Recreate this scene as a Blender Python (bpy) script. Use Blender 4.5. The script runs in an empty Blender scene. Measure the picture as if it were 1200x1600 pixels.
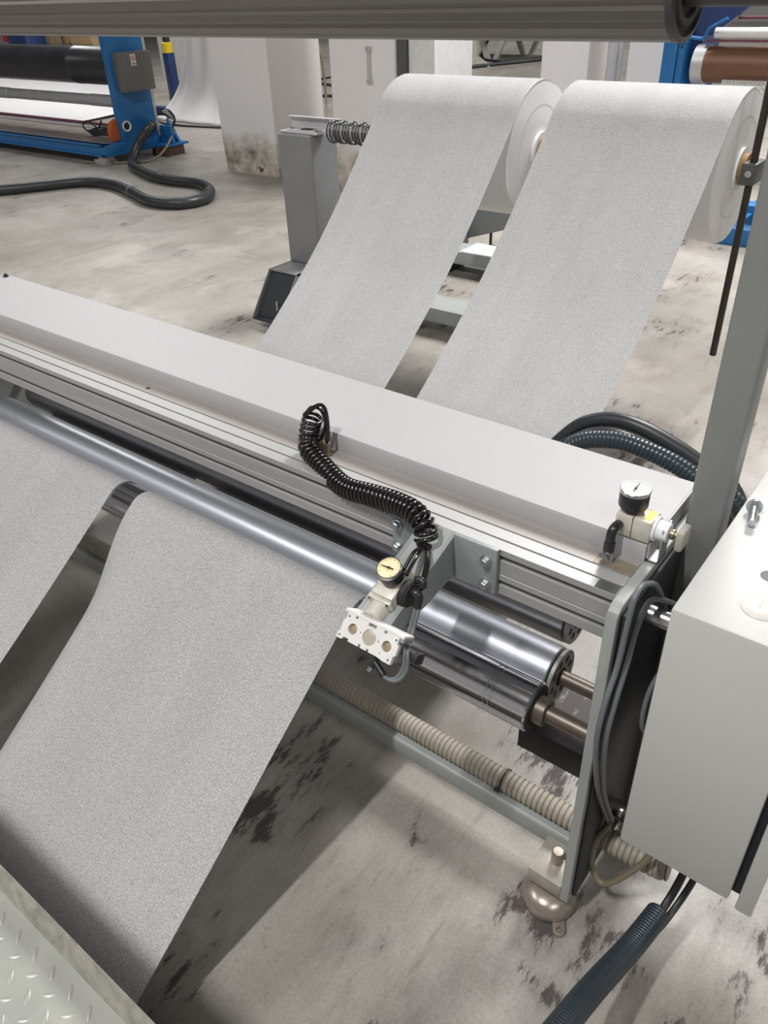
import bpy, bmesh, math, random
from mathutils import Vector, Matrix
random.seed(7)
S = bpy.context.scene
COL = S.collection
PI = math.pi
V3 = Vector

# ------------------------------------------------------------------ camera, world, lamps, exposure
def make_camera():
    p, r, y = math.radians(34.3), math.radians(-2.44), math.radians(128.98)
    f = V3((math.cos(y) * math.cos(p), math.sin(y) * math.cos(p), -math.sin(p)))
    rt = V3((math.sin(y), -math.cos(y), 0))
    up = rt.cross(f)
    rt2 = rt * math.cos(r) + up * math.sin(r)
    up2 = -rt * math.sin(r) + up * math.cos(r)
    cam = bpy.data.cameras.new('camera')
    cam.sensor_fit = 'HORIZONTAL'
    cam.sensor_width = 36
    cam.lens = 36 * 1228 / 1200
    cam.clip_start = 0.02
    cam.clip_end = 200
    o = bpy.data.objects.new('camera', cam)
    m = Matrix((rt2, up2, -f)).transposed().to_4x4()
    m.translation = V3((0, 0, 1.6))
    o.matrix_world = m
    COL.objects.link(o)
    S.camera = o
make_camera()

W = bpy.data.worlds.new('hall_air')
S.world = W
W.use_nodes = True
W.node_tree.nodes['Background'].inputs[0].default_value = (0.93, 0.96, 1.0, 1)
W.node_tree.nodes['Background'].inputs[1].default_value = 0.05

def lamp(x, y, z, watts, sx=0.16, sy=1.5):
    l = bpy.data.lights.new('hall_light', 'AREA')
    l.shape = 'RECTANGLE'
    l.size, l.size_y = sx, sy
    l.energy = watts
    l.color = (1.0, 0.985, 0.97)
    o = bpy.data.objects.new('hall_light', l)
    o.location = (x, y, z)
    COL.objects.link(o)
lamp(-1.16, -2.5, 7.0, 360, 0.16, 1.0)                        # the lamp whose shadows show
for lx, ly, w in ((-1.2, 7.6, 1120), (-6.0, -2.5, 210), (4.2, -2.5, 190), (-8.0, 7.6, 130), (5.5, 7.6, 160), (-14.0, 9.0, 420),
                  (-1.2, 20.0, 200), (-8.0, 20.0, 260), (-14.5, 20.0, 260), (-14.0, -2.5, 130)):
    lamp(lx, ly, 7.0, w, 1.8, 3.0)  # unseen lamps, placed and enlarged as soft fill for the hall

S.view_settings.view_transform = 'Standard'
S.view_settings.look = 'None'
S.view_settings.exposure = 0.0
S.view_settings.gamma = 1.0
S.view_settings.use_curve_mapping = False
S.cycles.max_bounces = 12
S.cycles.diffuse_bounces = 8
S.cycles.sample_clamp_indirect = 4.0

# ------------------------------------------------------------------ materials
def nmat(name):
    m = bpy.data.materials.new(name)
    m.use_nodes = True
    nt = m.node_tree
    return m, nt, nt.nodes['Principled BSDF']

def N(nt, t, **kw):
    n = nt.nodes.new(t)
    for k, v in kw.items():
        setattr(n, k, v)
    return n

def plain(name, col, rough=0.5, metal=0.0, var=0.06, scale=12.0, bump=0.0, bscale=300.0, stretch=None, coat=0.0, spec=0.5):
    """a paint, metal, rubber or plastic with a little procedural unevenness of colour and gloss"""
    m, nt, b = nmat(name)
    tc = N(nt, 'ShaderNodeTexCoord')
    mp = N(nt, 'ShaderNodeMapping')
    nt.links.new(tc.outputs['Object'], mp.inputs[0])
    if stretch:
        mp.inputs['Scale'].default_value = stretch
    no = N(nt, 'ShaderNodeTexNoise')
    no.inputs['Scale'].default_value = scale
    no.inputs['Detail'].default_value = 5
    nt.links.new(mp.outputs[0], no.inputs['Vector'])
    cr = N(nt, 'ShaderNodeValToRGB')
    cr.color_ramp.elements[0].position = 0.3
    cr.color_ramp.elements[1].position = 0.7
    cr.color_ramp.elements[0].color = tuple(max(0, c * (1 - var)) for c in col) + (1,)
    cr.color_ramp.elements[1].color = tuple(min(1, c * (1 + var)) for c in col) + (1,)
    nt.links.new(no.outputs[0], cr.inputs[0])
    nt.links.new(cr.outputs[0], b.inputs['Base Color'])
    mr = N(nt, 'ShaderNodeMapRange')
    mr.inputs[3].default_value = max(0.02, rough - 0.06)
    mr.inputs[4].default_value = min(1, rough + 0.06)
    nt.links.new(no.outputs[0], mr.inputs[0])
    nt.links.new(mr.outputs[0], b.inputs['Roughness'])
    b.inputs['Metallic'].default_value = metal
    b.inputs['Specular IOR Level'].default_value = spec
    b.inputs['Coat Weight'].default_value = coat
    if bump:
        n2 = N(nt, 'ShaderNodeTexNoise')
        n2.inputs['Scale'].default_value = bscale
        n2.inputs['Detail'].default_value = 3
        nt.links.new(mp.outputs[0], n2.inputs['Vector'])
        bp = N(nt, 'ShaderNodeBump')
        bp.inputs['Strength'].default_value = bump
        bp.inputs['Distance'].default_value = 0.002
        nt.links.new(n2.outputs[0], bp.inputs['Height'])
        nt.links.new(bp.outputs[0], b.inputs['Normal'])
    return m

def fabric(name, lo, hi, scale, bump, trans=0.0):
    """white nonwoven: fine random grain in colour and relief"""
    m, nt, b = nmat(name)
    tc = N(nt, 'ShaderNodeTexCoord')
    no = N(nt, 'ShaderNodeTexNoise')
    no.inputs['Scale'].default_value = scale
    no.inputs['Detail'].default_value = 3
    no.inputs['Roughness'].default_value = 0.7
    nt.links.new(tc.outputs['Object'], no.inputs['Vector'])
    cr = N(nt, 'ShaderNodeValToRGB')
    cr.color_ramp.elements[0].position = 0.40
    cr.color_ramp.elements[1].position = 0.60
    cr.color_ramp.elements[0].color = lo + (1,)
    cr.color_ramp.elements[1].color = hi + (1,)
    nt.links.new(no.outputs[0], cr.inputs[0])
    big = N(nt, 'ShaderNodeTexNoise')
    big.inputs['Scale'].default_value = 9
    big.inputs['Detail'].default_value = 4
    mpb = N(nt, 'ShaderNodeMapping')
    mpb.inputs['Scale'].default_value = (1.0, 0.25, 0.25)
    nt.links.new(tc.outputs['Object'], mpb.inputs[0])
    nt.links.new(mpb.outputs[0], big.inputs['Vector'])
    mx = N(nt, 'ShaderNodeMix', data_type='RGBA', blend_type='MULTIPLY')
    mx.inputs[0].default_value = 0.25
    nt.links.new(cr.outputs[0], mx.inputs[6])
    cr2 = N(nt, 'ShaderNodeValToRGB')
    cr2.color_ramp.elements[0].position = 0.3
    cr2.color_ramp.elements[1].position = 0.6
    cr2.color_ramp.elements[0].color = (0.72, 0.72, 0.72, 1)
    nt.links.new(big.outputs[0], cr2.inputs[0])
    nt.links.new(cr2.outputs[0], mx.inputs[7])
    nt.links.new(mx.outputs[2], b.inputs['Base Color'])
    b.inputs['Roughness'].default_value = 0.48
    b.inputs['Specular IOR Level'].default_value = 0.45
    bp = N(nt, 'ShaderNodeBump')
    bp.inputs['Strength'].default_value = bump
    bp.inputs['Distance'].default_value = 0.0015
    nt.links.new(no.outputs[0], bp.inputs['Height'])
    nt.links.new(bp.outputs[0], b.inputs['Normal'])
    if trans:
        tr = N(nt, 'ShaderNodeBsdfTranslucent')
        nt.links.new(mx.outputs[2], tr.inputs[0])
        ms = N(nt, 'ShaderNodeMixShader')
        ms.inputs[0].default_value = trans
        nt.links.new(b.outputs[0], ms.inputs[1])
        nt.links.new(tr.outputs[0], ms.inputs[2])
        nt.links.new(ms.outputs[0], nt.nodes['Material Output'].inputs[0])
    return m

def concrete():
    """worn painted concrete: warm grey, cloudy, scratched, with black marks near the machine"""
    m, nt, b = nmat('worn_concrete')
    L = nt.links.new
    geo = N(nt, 'ShaderNodeNewGeometry')
    pos = geo.outputs['Position']
    def noise(scale, detail=6, rough=0.6, stretch=None, rotz=0, off=(0, 0, 0)):
        n = N(nt, 'ShaderNodeTexNoise')
        n.inputs['Scale'].default_value = scale
        n.inputs['Detail'].default_value = detail
        n.inputs['Roughness'].default_value = rough
        mp = N(nt, 'ShaderNodeMapping')
        mp.inputs['Location'].default_value = off
        mp.inputs['Rotation'].default_value = (0, 0, rotz)
        if stretch:
            mp.inputs['Scale'].default_value = stretch
        L(pos, mp.inputs[0])
        L(mp.outputs[0], n.inputs['Vector'])
        return n.outputs[0]
    def ramp(src, p0, p1, c0=(0, 0, 0), c1=(1, 1, 1)):
        r = N(nt, 'ShaderNodeValToRGB')
        r.color_ramp.elements[0].position = p0
        r.color_ramp.elements[1].position = p1
        r.color_ramp.elements[0].color = tuple(c0) + (1,)
        r.color_ramp.elements[1].color = tuple(c1) + (1,)
        L(src, r.inputs[0])
        return r.outputs[0]
    def math2(op, a, bb):
        n = N(nt, 'ShaderNodeMath', operation=op)
        for i, s in enumerate((a, bb)):
            if isinstance(s, (int, float)):
                n.inputs[i].default_value = s
            else:
                L(s, n.inputs[i])
        return n.outputs[0]
    def mix(f, a, bb, mode='MIX'):
        n = N(nt, 'ShaderNodeMix', data_type='RGBA', blend_type=mode)
        if isinstance(f, (int, float)):
            n.inputs[0].default_value = f
        else:
            L(f, n.inputs[0])
        for i, s in ((6, a), (7, bb)):
            if isinstance(s, tuple):
                n.inputs[i].default_value = s + (1,)
            else:
                L(s, n.inputs[i])
        return n.outputs[2]
    cloud = ramp(noise(1.3, 8, 0.62), 0.3, 0.7, (0.30, 0.282, 0.254), (0.46, 0.437, 0.40))
    streak = ramp(noise(2.2, 6, 0.6, (1.0, 0.22, 1), 0.5), 0.35, 0.65, (0.78, 0.77, 0.75), (1.0, 1.0, 1.0))
    col = mix(0.75, cloud, streak, 'MULTIPLY')
    brown = ramp(noise(3.1, 7, 0.65, None, 0, (3, 1, 0)), 0.52, 0.72)
    col = mix(math2('MULTIPLY', brown, 0.45), col, (0.25, 0.20, 0.15))
    pale = ramp(noise(1.9, 7, 0.6, None, 0, (8, 4, 0)), 0.52, 0.66)
    col = mix(math2('MULTIPLY', pale, 0.4), col, (0.55, 0.53, 0.50))
    grit = ramp(noise(150, 5, 0.75), 0.36, 0.60, (0.80, 0.79, 0.78), (1, 1, 1))
    col = mix(0.9, col, grit, 'MULTIPLY')
    speck = ramp(noise(70, 6, 0.78), 0.57, 0.68)
    col = mix(math2('MULTIPLY', speck, 0.45), col, (0.16, 0.14, 0.12))
    scr = ramp(noise(22, 6, 0.72, (1.0, 0.12, 1), 0.75), 0.58, 0.68)
    col = mix(math2('MULTIPLY', scr, 0.5), col, (0.17, 0.15, 0.13))
    # black worn marks, thick around the machine and thinning away from it
    sx = N(nt, 'ShaderNodeSeparateXYZ')
    L(pos, sx.inputs[0])
    near = 0.0
    for cx, cy, rx, ry, amp in ((-1.25, .60, .5, .32, 1.12), (-.82, .86, .24, .17, 1.15), (-.60, .84, .10, .10, .8), (-.05, .90, .22, .22, .84), (-.25, .72, .10, .035, 1.0), (-.42, .46, .07, .05, .7),
                                (-1.0, 2.55, .9, .5, .72), (-.55, 1.35, .45, .35, .7), (-2.3, 4.3, 1.2, .5, .5)):
        ex = math2('MULTIPLY', math2('ADD', sx.outputs[0], -cx), 1 / rx)
        ey = math2('MULTIPLY', math2('ADD', sx.outputs[1], -cy), 1 / ry)
        g = math2('POWER', 2.718, math2('MULTIPLY', math2('ADD', math2('MULTIPLY', ex, ex), math2('MULTIPLY', ey, ey)), -0.7))
        near = math2('MAXIMUM', near, math2('MULTIPLY', g, amp))
    patch = noise(2.6, 3, 0.5, None, 0, (1.7, 0.4, 0))
    fine = noise(21, 9, 0.74, (1.0, 0.34, 1), 0.9)
    mark = math2('ADD', math2('MULTIPLY', patch, 0.8), math2('MULTIPLY', fine, 0.75))
    mark = math2('ADD', mark, math2('MULTIPLY', math2('SUBTRACT', near, 0.70), 0.20))
    mk = ramp(mark, 0.805, 0.85)
    col = mix(math2('MULTIPLY', mk, 0.93), col, (0.028, 0.024, 0.024))
    grime = ramp(mark, 0.68, 0.84)
    col = mix(math2('MULTIPLY', grime, 0.38), col, (0.13, 0.11, 0.10))
    L(col, b.inputs['Base Color'])
    rg = math2('ADD', math2('MULTIPLY', noise(3.7, 5), 0.25), 0.26)
    L(math2('ADD', rg, math2('MULTIPLY', mk, 0.25)), b.inputs['Roughness'])
    b.inputs['Specular IOR Level'].default_value = 0.4
    bp = N(nt, 'ShaderNodeBump')
    bp.inputs['Strength'].default_value = 0.12
    bp.inputs['Distance'].default_value = 0.004
    L(noise(38, 6), bp.inputs['Height'])
    L(bp.outputs[0], b.inputs['Normal'])
    return m

def plaster():
    """white painted pillar with damp, peeled brown plaster low down"""
    m, nt, b = nmat('white_plaster')
    L = nt.links.new
    geo = N(nt, 'ShaderNodeNewGeometry')
    sx = N(nt, 'ShaderNodeSeparateXYZ')
    L(geo.outputs['Position'], sx.inputs[0])
    def noise(s, d, off=0.0):
        n = N(nt, 'ShaderNodeTexNoise')
        n.inputs['Scale'].default_value = s
        n.inputs['Detail'].default_value = d
        n.inputs['Roughness'].default_value = 0.62
        mp = N(nt, 'ShaderNodeMapping')
        mp.inputs['Location'].default_value = (off, off, 0)
        L(geo.outputs['Position'], mp.inputs[0])
        L(mp.outputs[0], n.inputs['Vector'])
        return n.outputs[0]
    def ma(op, a, c):
        n = N(nt, 'ShaderNodeMath', operation=op)
        for i, s in enumerate((a, c)):
            if isinstance(s, (int, float)):
                n.inputs[i].default_value = s
            else:
                L(s, n.inputs[i])
        return n.outputs[0]
    def ramp(src, p0, p1, c0=(0, 0, 0), c1=(1, 1, 1)):
        r = N(nt, 'ShaderNodeValToRGB')
        r.color_ramp.elements[0].position = p0
        r.color_ramp.elements[1].position = p1
        r.color_ramp.elements[0].color = tuple(c0) + (1,)
        r.color_ramp.elements[1].color = tuple(c1) + (1,)
        L(src, r.inputs[0])
        return r.outputs[0]
    def mix(f, a, c):
        n = N(nt, 'ShaderNodeMix', data_type='RGBA')
        L(f, n.inputs[0])
        for i, s in ((6, a), (7, c)):
            if isinstance(s, tuple):
                n.inputs[i].default_value = s + (1,)
            else:
                L(s, n.inputs[i])
        return n.outputs[2]
    h = ma('SUBTRACT', 0.42, sx.outputs[2])                      # height of the damp line
    dmp = ma('ADD', ma('MULTIPLY', h, 2.2), ma('MULTIPLY', noise(4.5, 6), 1.0))
    mask = ramp(dmp, 0.55, 0.95)
    tone = ramp(noise(6.5, 8, 3.0), 0.32, 0.62, (0.20, 0.17, 0.135), (0.66, 0.61, 0.54))
    col = mix(mask, (0.82, 0.80, 0.80), tone)
    chip = ma('MULTIPLY', ramp(noise(9, 4, 7.0), 0.60, 0.66), ramp(sx.outputs[2], 0.05, 0.3, (1, 1, 1), (0, 0, 0)))
    col = mix(chip, col, (0.10, 0.06, 0.035))
    L(col, b.inputs['Base Color'])
    b.inputs['Roughness'].default_value = 0.7
    bp = N(nt, 'ShaderNodeBump')
    bp.inputs['Strength'].default_value = 0.5
    bp.inputs['Distance'].default_value = 0.02
    L(ma('MULTIPLY', mask, noise(9, 6)), bp.inputs['Height'])
    L(bp.outputs[0], b.inputs['Normal'])
    return m

M = {}
M['floor'] = concrete()
M['plaster'] = plaster()
M['ceiling'] = plain('ceiling_panel', (0.24, 0.24, 0.235), 0.8)
M['wall'] = plain('wall_paint', (0.40, 0.40, 0.39), 0.8)
M['joint'] = plain('joint_filler', (0.10, 0.09, 0.08), 0.9)
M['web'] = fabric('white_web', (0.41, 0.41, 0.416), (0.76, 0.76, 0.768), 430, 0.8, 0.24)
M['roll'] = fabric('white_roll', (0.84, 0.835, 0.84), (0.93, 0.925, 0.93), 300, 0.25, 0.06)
M['rollside'] = plain('roll_edge', (0.72, 0.71, 0.71), 0.55, 0, 0.05, 3.0)
M['cover'] = plain('light_grey_enamel', (0.385, 0.381, 0.389), 0.5, 0, 0.015, 4)
M['plate'] = plain('grey_enamel', (0.33, 0.345, 0.335), 0.42, 0, 0.06, 14, 0.05, 500)
M['arm'] = plain('mid_grey_enamel', (0.27, 0.295, 0.295), 0.4, 0, 0.05, 16)
M['post'] = plain('post_grey', (0.21, 0.215, 0.21), 0.38, 0, 0.05, 9)
M['stand'] = plain('stand_grey', (0.20, 0.205, 0.21), 0.38, 0, 0.04, 6)
M['rail'] = plain('rail_grey', (0.34, 0.37, 0.36), 0.42, 0, 0.05, 8)
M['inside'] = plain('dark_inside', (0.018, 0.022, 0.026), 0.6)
M['alu'] = plain('extruded_aluminium', (0.42, 0.425, 0.42), 0.46, 0.35, 0.06, 9, 0, 300, (0.3, 3, 3))
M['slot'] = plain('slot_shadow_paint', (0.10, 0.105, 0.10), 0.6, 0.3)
M['strip'] = plain('beige_aluminium', (0.335, 0.31, 0.295), 0.5, 0.2, 0.07, 14, 0, 300, (0.4, 3, 3))
M['oilstain'] = plain('oily_strip', (0.22, 0.185, 0.14), 0.4, 0.2, 0.3, 40)
M['alu_roller'] = plain('anodised_roller', (0.50, 0.52, 0.57), 0.36, 0.7, 0.06, 5, 0.04, 200, (0.15, 6, 6))
M['alu_roller2'] = plain('dull_roller', (0.30, 0.29, 0.30), 0.34, 0.85, 0.18, 6, 0.04, 200, (0.3, 5, 5))
M['chrome'] = plain('chrome', (0.60, 0.61, 0.64), 0.13, 1.0, 0.05, 6, 0, 300, (0.3, 5, 5))
M['steel'] = plain('bright_steel', (0.66, 0.66, 0.66), 0.24, 1.0, 0.05, 20)
M['zinc'] = plain('zinc_bolt', (0.52, 0.56, 0.58), 0.3, 0.9, 0.08, 60)
M['disc'] = plain('cast_disc', (0.36, 0.35, 0.33), 0.5, 0.3, 0.15, 30)
M['shaft'] = plain('oily_shaft', (0.17, 0.145, 0.12), 0.42, 0.7, 0.15, 30)
M['black'] = plain('black_plastic', (0.018, 0.018, 0.020), 0.32, 0, 0.1, 30)
M['blackmatt'] = plain('black_matt', (0.022, 0.020, 0.020), 0.6, 0, 0.1, 30)
M['coil'] = plain('black_polyurethane', (0.012, 0.011, 0.011), 0.16, 0, 0.1, 30, spec=0.6)
M['beige_hose'] = plain('beige_conduit', (0.36, 0.325, 0.27), 0.55, 0, 0.08, 9)
M['blue_hose'] = plain('dark_blue_conduit', (0.026, 0.038, 0.048), 0.30, 0, 0.1, 12)
M['rubber'] = plain('black_rubber_hose', (0.028, 0.031, 0.034), 0.38, 0, 0.12, 10)
M['grey_cable'] = plain('grey_cable', (0.15, 0.16, 0.168), 0.42)
M['beige_cable'] = plain('beige_cable', (0.23, 0.195, 0.14), 0.45)
M['foot'] = plain('foot_bronze_paint', (0.36, 0.315, 0.27), 0.28, 0.55, 0.12, 30)
M['block'] = plain('block_beige', (0.40, 0.375, 0.33), 0.38, 0.25, 0.08, 30)
M['regul'] = plain('cream_casting', (0.60, 0.57, 0.50), 0.38, 0.1, 0.1, 60)
M['valve'] = plain('white_casting', (0.78, 0.77, 0.75), 0.4, 0, 0.05, 40)
M['valveside'] = plain('valve_grey', (0.30, 0.30, 0.29), 0.45)
M['tan'] = plain('tan_disc', (0.36, 0.29, 0.20), 0.5, 0.2, 0.2, 80)
M['tan2'] = plain('pale_tan_disc', (0.58, 0.52, 0.44), 0.35, 0.3, 0.08, 80)
M['dial'] = plain('cream_dial', (0.80, 0.66, 0.40), 0.5, 0, 0.03, 30)
M['dial2'] = plain('pale_dial', (0.76, 0.71, 0.62), 0.4, 0, 0.03, 30)
M['ink'] = plain('black_ink', (0.03, 0.025, 0.02), 0.5)
M['yellow'] = plain('yellow_label', (0.72, 0.62, 0.10), 0.5)
M['knob'] = plain('beige_knob', (0.42, 0.40, 0.35), 0.45)
M['brass'] = plain('brass_fitting', (0.32, 0.27, 0.19), 0.35, 0.8, 0.15, 50)
M['cabinet'] = plain('cabinet_grey', (0.54, 0.545, 0.53), 0.52, 0, 0.02, 3, 0.02, 700)
M['button'] = plain('ivory_plug', (0.66, 0.64, 0.60), 0.3)
M['tread'] = plain('galvanised_tread', (0.36, 0.37, 0.335), 0.42, 0.25, 0.12, 9, 0.05, 120)
M['lip'] = plain('rusty_lip', (0.36, 0.345, 0.30), 0.45, 0.25, 0.25, 45)
M['overhead'] = plain('taupe_anodised', (0.17, 0.155, 0.138), 0.38, 0.45, 0.06, 6, 0, 300, (0.2, 5, 5))
M['overdark'] = plain('overhead_end', (0.06, 0.058, 0.06), 0.45, 0.2)
M['rod'] = plain('dark_bar', (0.050, 0.045, 0.038), 0.42, 0.5, 0.15, 20)
M['spring'] = plain('spring_wire', (0.09, 0.09, 0.09), 0.3, 0.8)
M['core'] = plain('cardboard_core', (0.36, 0.22, 0.09), 0.7)
M['corewhite'] = plain('white_core_collar', (0.80, 0.80, 0.82), 0.35)
M['blue'] = plain('machine_blue', (0.020, 0.155, 0.40), 0.4, 0, 0.1, 4)
M['navy'] = plain('navy_post', (0.022, 0.045, 0.15), 0.4, 0, 0.08, 8)
M['drum'] = plain('black_drum', (0.035, 0.037, 0.042), 0.33, 0, 0.25, 3)
M['dullalu'] = plain('dull_aluminium', (0.58, 0.58, 0.59), 0.42, 0.45, 0.08, 8)
M['deck'] = plain('dirty_deck', (0.27, 0.235, 0.215), 0.35, 0.1, 0.25, 5, 0.1, 80)
M['maroon'] = plain('maroon_bar', (0.16, 0.05, 0.07), 0.45)
M['orange'] = plain('orange_guard', (0.50, 0.12, 0.03), 0.5)
M['boxgrey'] = plain('switch_box_grey', (0.155, 0.148, 0.145), 0.38, 0.2)
M['whiteobj'] = plain('white_paint', (0.74, 0.74, 0.73), 0.5)
M['paleobj'] = plain('pale_machine_paint', (0.50, 0.49, 0.44), 0.5)
M['red'] = plain('red_print', (0.55, 0.03, 0.03), 0.5)
M['yellowclamp'] = plain('yellow_clamp', (0.75, 0.55, 0.02), 0.45)
M['wood'] = plain('dark_wood', (0.09, 0.055, 0.035), 0.7, 0, 0.3, 20)
M['carton'] = plain('carton', (0.42, 0.28, 0.16), 0.75)
M['brownroll'] = plain('brown_kraft_roll', (0.17, 0.078, 0.040), 0.42, 0, 0.1, 10, 0, 300, (6, 1, 1))
M['darkgrey'] = plain('dark_grey_steel', (0.085, 0.088, 0.088), 0.45)
M['cream'] = plain('cream_sheet', (0.80, 0.79, 0.80), 0.5, 0, 0.02, 2)

# ------------------------------------------------------------------ mesh helpers
class MB:
    """collects shapes in world coordinates; build() links them as ONE mesh object"""
    def __init__(s):
        s.v = []; s.f = []
    def add(s, vs, fs):
        b = len(s.v)
        s.v += [V3(v) for v in vs]
        s.f += [tuple(i + b for i in f) for f in fs]
        return s
    def box(s, lo, hi, bev=0.0, fr=None, seg=2):
        lo, hi = V3(lo), V3(hi)
        if bev:
            bm = bmesh.new()
            bmesh.ops.create_cube(bm, size=1)
            for v in bm.verts:
                v.co = V3(((lo[i] + hi[i]) / 2 + v.co[i] * (hi[i] - lo[i]) for i in range(3)))
            bmesh.ops.bevel(bm, geom=bm.edges[:], offset=bev, segments=seg, affect='EDGES', profile=0.5)
            bm.verts.index_update()
            vs = [v.co.copy() for v in bm.verts]
            fs = [[v.index for v in f.verts] for f in bm.faces]
            bm.free()
        else:
            vs = [V3((x, y, z)) for x in (lo.x, hi.x) for y in (lo.y, hi.y) for z in (lo.z, hi.z)]
            fs = [(0, 1, 3, 2), (4, 6, 7, 5), (0, 4, 5, 1), (2, 3, 7, 6), (0, 2, 6, 4), (1, 5, 7, 3)]
        if fr:
            vs = [fr @ v for v in vs]
        return s.add(vs, fs)
    def lathe(s, p0, axis, prof, seg=32, fr=None, cap=True):
        """prof: (distance along axis, radius)"""
        p0, a = V3(p0), V3(axis).normalized()
        u = a.orthogonal().normalized(); w = a.cross(u)
        vs, fs = [], []
        for t, r in prof:
            for k in range(seg):
                q = 2 * PI * k / seg
                vs.append(p0 + a * t + (u * math.cos(q) + w * math.sin(q)) * r)
        for i in range(len(prof) - 1):
            for k in range(seg):
                k2 = (k + 1) % seg
                fs.append((i * seg + k, i * seg + k2, (i + 1) * seg + k2, (i + 1) * seg + k))
        if cap:
            fs.append(tuple(range(seg))[::-1])
            n = (len(prof) - 1) * seg
            fs.append(tuple(range(n, n + seg)))
        if fr:
            vs = [fr @ v for v in vs]
        return s.add(vs, fs)
    def cyl(s, p0, p1, r, seg=24, bev=0.0, fr=None):
        p0, p1 = V3(p0), V3(p1)
        L = (p1 - p0).length
        pr = [(0, r), (L, r)] if not bev else [(0, r - bev), (bev, r), (L - bev, r), (L, r - bev)]
        return s.lathe(p0, p1 - p0, pr, seg, fr)
    def prism(s, poly, axis, a, b, fr=None):
        """poly of 2D points extruded along axis (0 x: (y,z), 1 y: (x,z), 2 z: (x,y)) from a to b"""
        n = len(poly)
        def P(p, t):
            return V3((t, p[0], p[1])) if axis == 0 else V3((p[0], t, p[1])) if axis == 1 else V3((p[0], p[1], t))
        vs = [P(p, a) for p in poly] + [P(p, b) for p in poly]
        fs = [tuple(range(n))[::-1], tuple(range(n, 2 * n))]
        fs += [(i, (i + 1) % n, n + (i + 1) % n, n + i) for i in range(n)]
        if fr:
            vs = [fr @ v for v in vs]
        return s.add(vs, fs)
    def tube(s, pts, r, seg=12, radii=None, closed_caps=True):
        """sweep a round section along points (parallel transport)"""
        pts = [V3(p) for p in pts]
        n = len(pts)
        t = (pts[1] - pts[0]).normalized()
        u = t.orthogonal().normalized()
        vs, fs = [], []
        for i, p in enumerate(pts):
            t2 = ((pts[min(i + 1, n - 1)] - pts[max(i - 1, 0)])).normalized()
            u = (u - t2 * u.dot(t2)).normalized()
            w = t2.cross(u)
            rr = radii[i] if radii else r
            for k in range(seg):
                q = 2 * PI * k / seg
                vs.append(p + (u * math.cos(q) + w * math.sin(q)) * rr)
        for i in range(n - 1):
            for k in range(seg):
                k2 = (k + 1) % seg
                fs.append((i * seg + k, i * seg + k2, (i + 1) * seg + k2, (i + 1) * seg + k))
        if closed_caps:
            fs.append(tuple(range(seg))[::-1])
            fs.append(tuple(range((n - 1) * seg, n * seg)))
        return s.add(vs, fs)
    def bounds(s):
        return [min(v[i] for v in s.v) for i in range(3)], [max(v[i] for v in s.v) for i in range(3)]
    def build(s, name, mat, parent=None, angle=35, solid=0.0):
        me = bpy.data.meshes.new(name)
        if parent is not None:
            org = root_loc(parent)
        else:
            lo, hi = s.bounds()
            org = V3(((lo[0] + hi[0]) / 2, (lo[1] + hi[1]) / 2, lo[2]))
        me.from_pydata([v - org for v in s.v], [], s.f)
        bm = bmesh.new(); bm.from_mesh(me)
        bmesh.ops.recalc_face_normals(bm, faces=bm.faces)
        bm.to_mesh(me); bm.free()
        me.materials.append(M[mat])
        me.polygons.foreach_set('use_smooth', [True] * len(me.polygons))
        me.set_sharp_from_angle(angle=math.radians(angle))
        o = bpy.data.objects.new(name, me)
        COL.objects.link(o)
        if parent is not None:
            o.parent = parent
        else:
            o.location = org
        if solid:
            md = o.modifiers.new('thickness', 'SOLIDIFY')
            md.thickness = solid
            md.offset = 0
        return o

def root_loc(o):
    while o.parent:
        o = o.parent
    return V3(o.location)

def thing(name, label, cat, loc, group=None):
    o = bpy.data.objects.new(name, None)
    o.empty_display_size = 0.1
    o.location = loc
    COL.objects.link(o)
    o['label'] = label; o['category'] = cat
    if group:
        o['group'] = group
    return o

def tag(o, label, cat, group=None):
    o['label'] = label; o['category'] = cat
    if group:
        o['group'] = group
    return o

def struct(o, label=None):
    o['kind'] = 'structure'
    if label:
        o['label'] = label
    return o

def spline(pts, step=0.01):
    """Catmull-Rom through points, resampled evenly"""
    P = [V3(p) for p in pts]
    P = [P[0] * 2 - P[1]] + P + [P[-1] * 2 - P[-2]]
    out = []
    for i in range(1, len(P) - 2):
        a, b, c, d = P[i - 1:i + 3]
        m = max(2, int((c - b).length / step * 1.2) + 1)
        for k in range(m):
            t = k / m
            out.append(0.5 * ((2 * b) + (c - a) * t + (2 * a - 5 * b + 4 * c - d) * t * t + (3 * b - a - 3 * c + d) * t ** 3))
    out.append(P[-2])
    L = [0]
    for i in range(1, len(out)):
        L.append(L[-1] + (out[i] - out[i - 1]).length)
    n = max(2, int(round(L[-1] / step)) + 1)
    res, j = [], 0
    for k in range(n):
        t = L[-1] * k / (n - 1)
        while j < len(L) - 2 and L[j + 1] < t:
            j += 1
        q = (t - L[j]) / max(1e-9, L[j + 1] - L[j])
        res.append(out[j].lerp(out[j + 1], q))
    return res

def corrugated(mb, pts, r, pitch, depth, seg=18):
    path = spline(pts, pitch / 6)
    rad = [r - depth * (1.0, 0.12, 0.0, 0.0, 0.0, 0.12)[i % 6] for i in range(len(path))]
    return mb.tube(path, r, seg, rad)

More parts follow.
